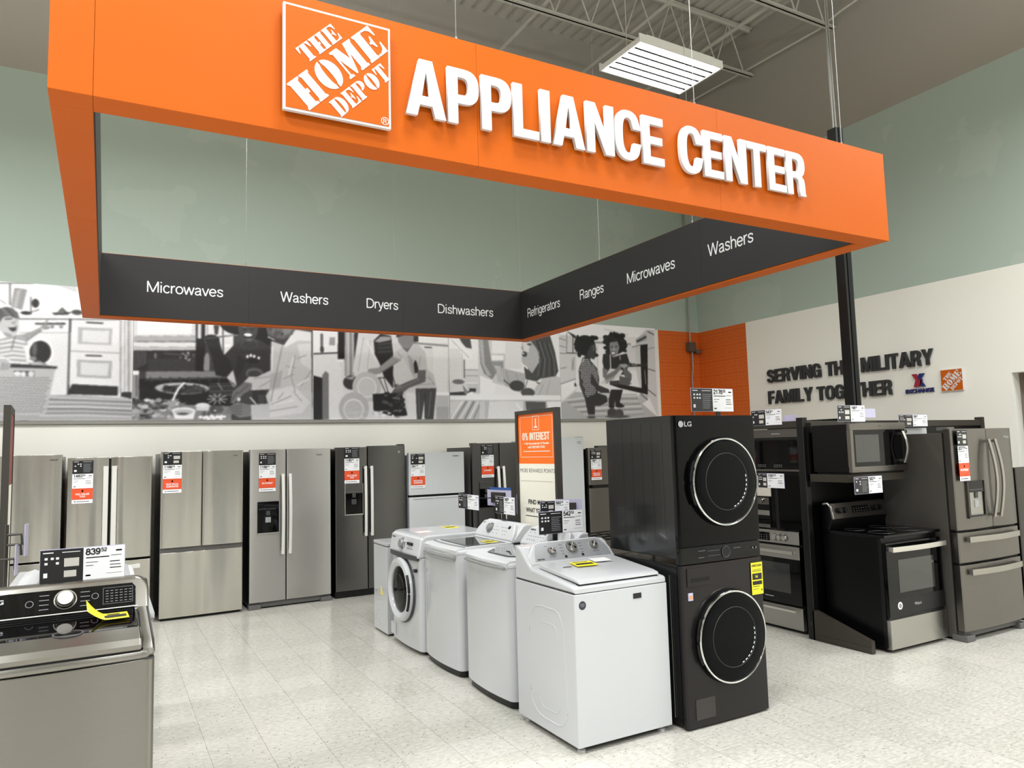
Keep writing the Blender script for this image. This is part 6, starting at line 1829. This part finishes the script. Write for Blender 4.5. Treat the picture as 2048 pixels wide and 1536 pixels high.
def paint(rows, x0, x1, z0, z1, st=.0085, seed=1):
    nx, nz = int((x1 - x0) / st) + 1, int((z1 - z0) / st) + 1
    gx, gz = np.meshgrid(np.linspace(x0, x1, nx), np.linspace(z0, z1, nz)); px, pz = gx * 200, gz * 200
    im = np.full(px.shape, 200.0); rnd = np.random.RandomState(seed)
    def near(a, b, c, d):
        i0 = max(int((a / 200 - x0) / st) - 2, 0); i1 = min(int((b / 200 - x0) / st) + 3, nx); j0 = max(int((c / 200 - z0) / st) - 2, 0); j1 = min(int((d / 200 - z0) / st) + 3, nz)
        return (slice(j0, max(j1, j0)), slice(i0, max(i1, i0)))
    def ell(g, cx, cz, rx, rz):
        s = near(cx - rx, cx + rx, cz - rz, cz + rz); r = np.sqrt(((px[s] - cx) / max(rx, 1)) ** 2 + ((pz[s] - cz) / max(rz, 1)) ** 2)
        a = np.clip((1 - r) * max(min(rx, rz), 1) / 1.7 + .5, 0, 1); im[s] = im[s] * (1 - a) + g * a
    for r in rows:
        r = r.split(); k = r[0]; v = [float(q) for q in r[1:]]
        if k == 'e': ell(*v)
        elif k == 'p':
            X, Z = np.array(v[1::2]), np.array(v[2::2]); s = near(X.min(), X.max(), Z.min(), Z.max()); acc = 0
            for ox, oz in ((-.4, -.4), (.4, -.4), (-.4, .4), (.4, .4)):
                qx, qz = px[s] + ox, pz[s] + oz; ins = np.zeros(qx.shape, bool)
                for i in range(len(X)):
                    xa, za, xb, zb = X[i - 1], Z[i - 1], X[i], Z[i]
                    if za != zb: ins ^= ((za > qz) != (zb > qz)) & (qx < (xb - xa) * (qz - za) / (zb - za) + xa)
                acc = acc + ins
            a = acc / 4; im[s] = im[s] * (1 - a) + v[0] * a
        elif k == 'l':
            X, Z = v[2::2], v[3::2]; hw = max(v[1] / 2, .9)
            for i in range(1, len(X)):
                s = near(min(X[i - 1], X[i]) - hw, max(X[i - 1], X[i]) + hw, min(Z[i - 1], Z[i]) - hw, max(Z[i - 1], Z[i]) + hw)
                dx, dz = X[i] - X[i - 1], Z[i] - Z[i - 1]; t = np.clip(((px[s] - X[i - 1]) * dx + (pz[s] - Z[i - 1]) * dz) / max(dx * dx + dz * dz, 1e-6), 0, 1)
                d = np.hypot(px[s] - X[i - 1] - t * dx, pz[s] - Z[i - 1] - t * dz); a = np.clip((hw - d) / 1.7 + .5, 0, 1); im[s] = im[s] * (1 - a) + v[0] * a
        elif k == 'n':
            for q in range(int(v[2])): ell(v[0] + (v[1] - v[0]) * rnd.rand(), v[3] + (v[5] - v[3]) * rnd.rand(), v[4] + (v[6] - v[4]) * rnd.rand(), v[7] * (.4 + .8 * rnd.rand()) + 1, v[7] * (.3 + .5 * rnd.rand()) + 1)
    # soft photographic tone: a slight blur and grain
    for ax in (0, 1): im = (im + np.roll(im, 1, ax) + np.roll(im, -1, ax)) / 3
    low = rnd.rand(9, 12); zi = np.linspace(0, 7.99, nz); xi = np.linspace(0, 10.99, nx); a = low[zi.astype(int)][:, xi.astype(int)]; b = low[zi.astype(int) + 1][:, xi.astype(int) + 1]
    im = np.clip((im - 120) * 1.2 + 132 + rnd.randn(*im.shape) * 3.0, 14, 252)
    return gx, gz, im
def mural(i, x0, x1, label):
    z0, z1, y = 2.145, 3.672, YB - .012
    gx, gz, im = paint(MURALS[i].split('\n'), x0, x1, z0, z1, seed=i + 3); nz, nx = im.shape
    vs = np.stack([gx, np.full(gx.shape, y), gz], -1).reshape(-1, 3); idx = np.arange(nx * nz).reshape(nz, nx)
    fs = np.stack([idx[:-1, :-1], idx[:-1, 1:], idx[1:, 1:], idx[1:, :-1]], -1).reshape(-1, 4)
    me = bpy.data.meshes.new('wall_mural'); me.from_pydata(vs.tolist(), [], fs.tolist())
    g = im.reshape(-1) / 255; g = np.where(g <= .04045, g / 12.92, ((g + .055) / 1.055) ** 2.4); ca = me.color_attributes.new('Col', 'FLOAT_COLOR', 'POINT')
    c = np.stack([g * 1.0, g * .985, g * 1.0, np.ones_like(g)], -1).astype(np.float32); ca.data.foreach_set('color', c.reshape(-1))
    o = link('wall_mural', me, m_print, None); tag(o, label, 'mural', 'black-and-white photo murals')
    # the mounting board behind the print
    b = box('mounting_board', x0 + .002, x1 - .002, y + .001, YB - .001, z0, z1, m_white, o)
mural(0, -2.0, .268, 'black-and-white mural of a boy in a laundry basket, farthest left')
mural(1, .272, 2.362, 'black-and-white mural of two people cooking at a stove, second from left')
mural(2, 2.366, 4.302, 'black-and-white mural of a child loading plates in a dishwasher, middle one')
mural(3, 4.306, 6.19, 'black-and-white mural of a girl reaching into a refrigerator, fourth from left')
mural(4, 6.194, 8.13, 'black-and-white mural of a woman and child crouching at an oven, by the corner')
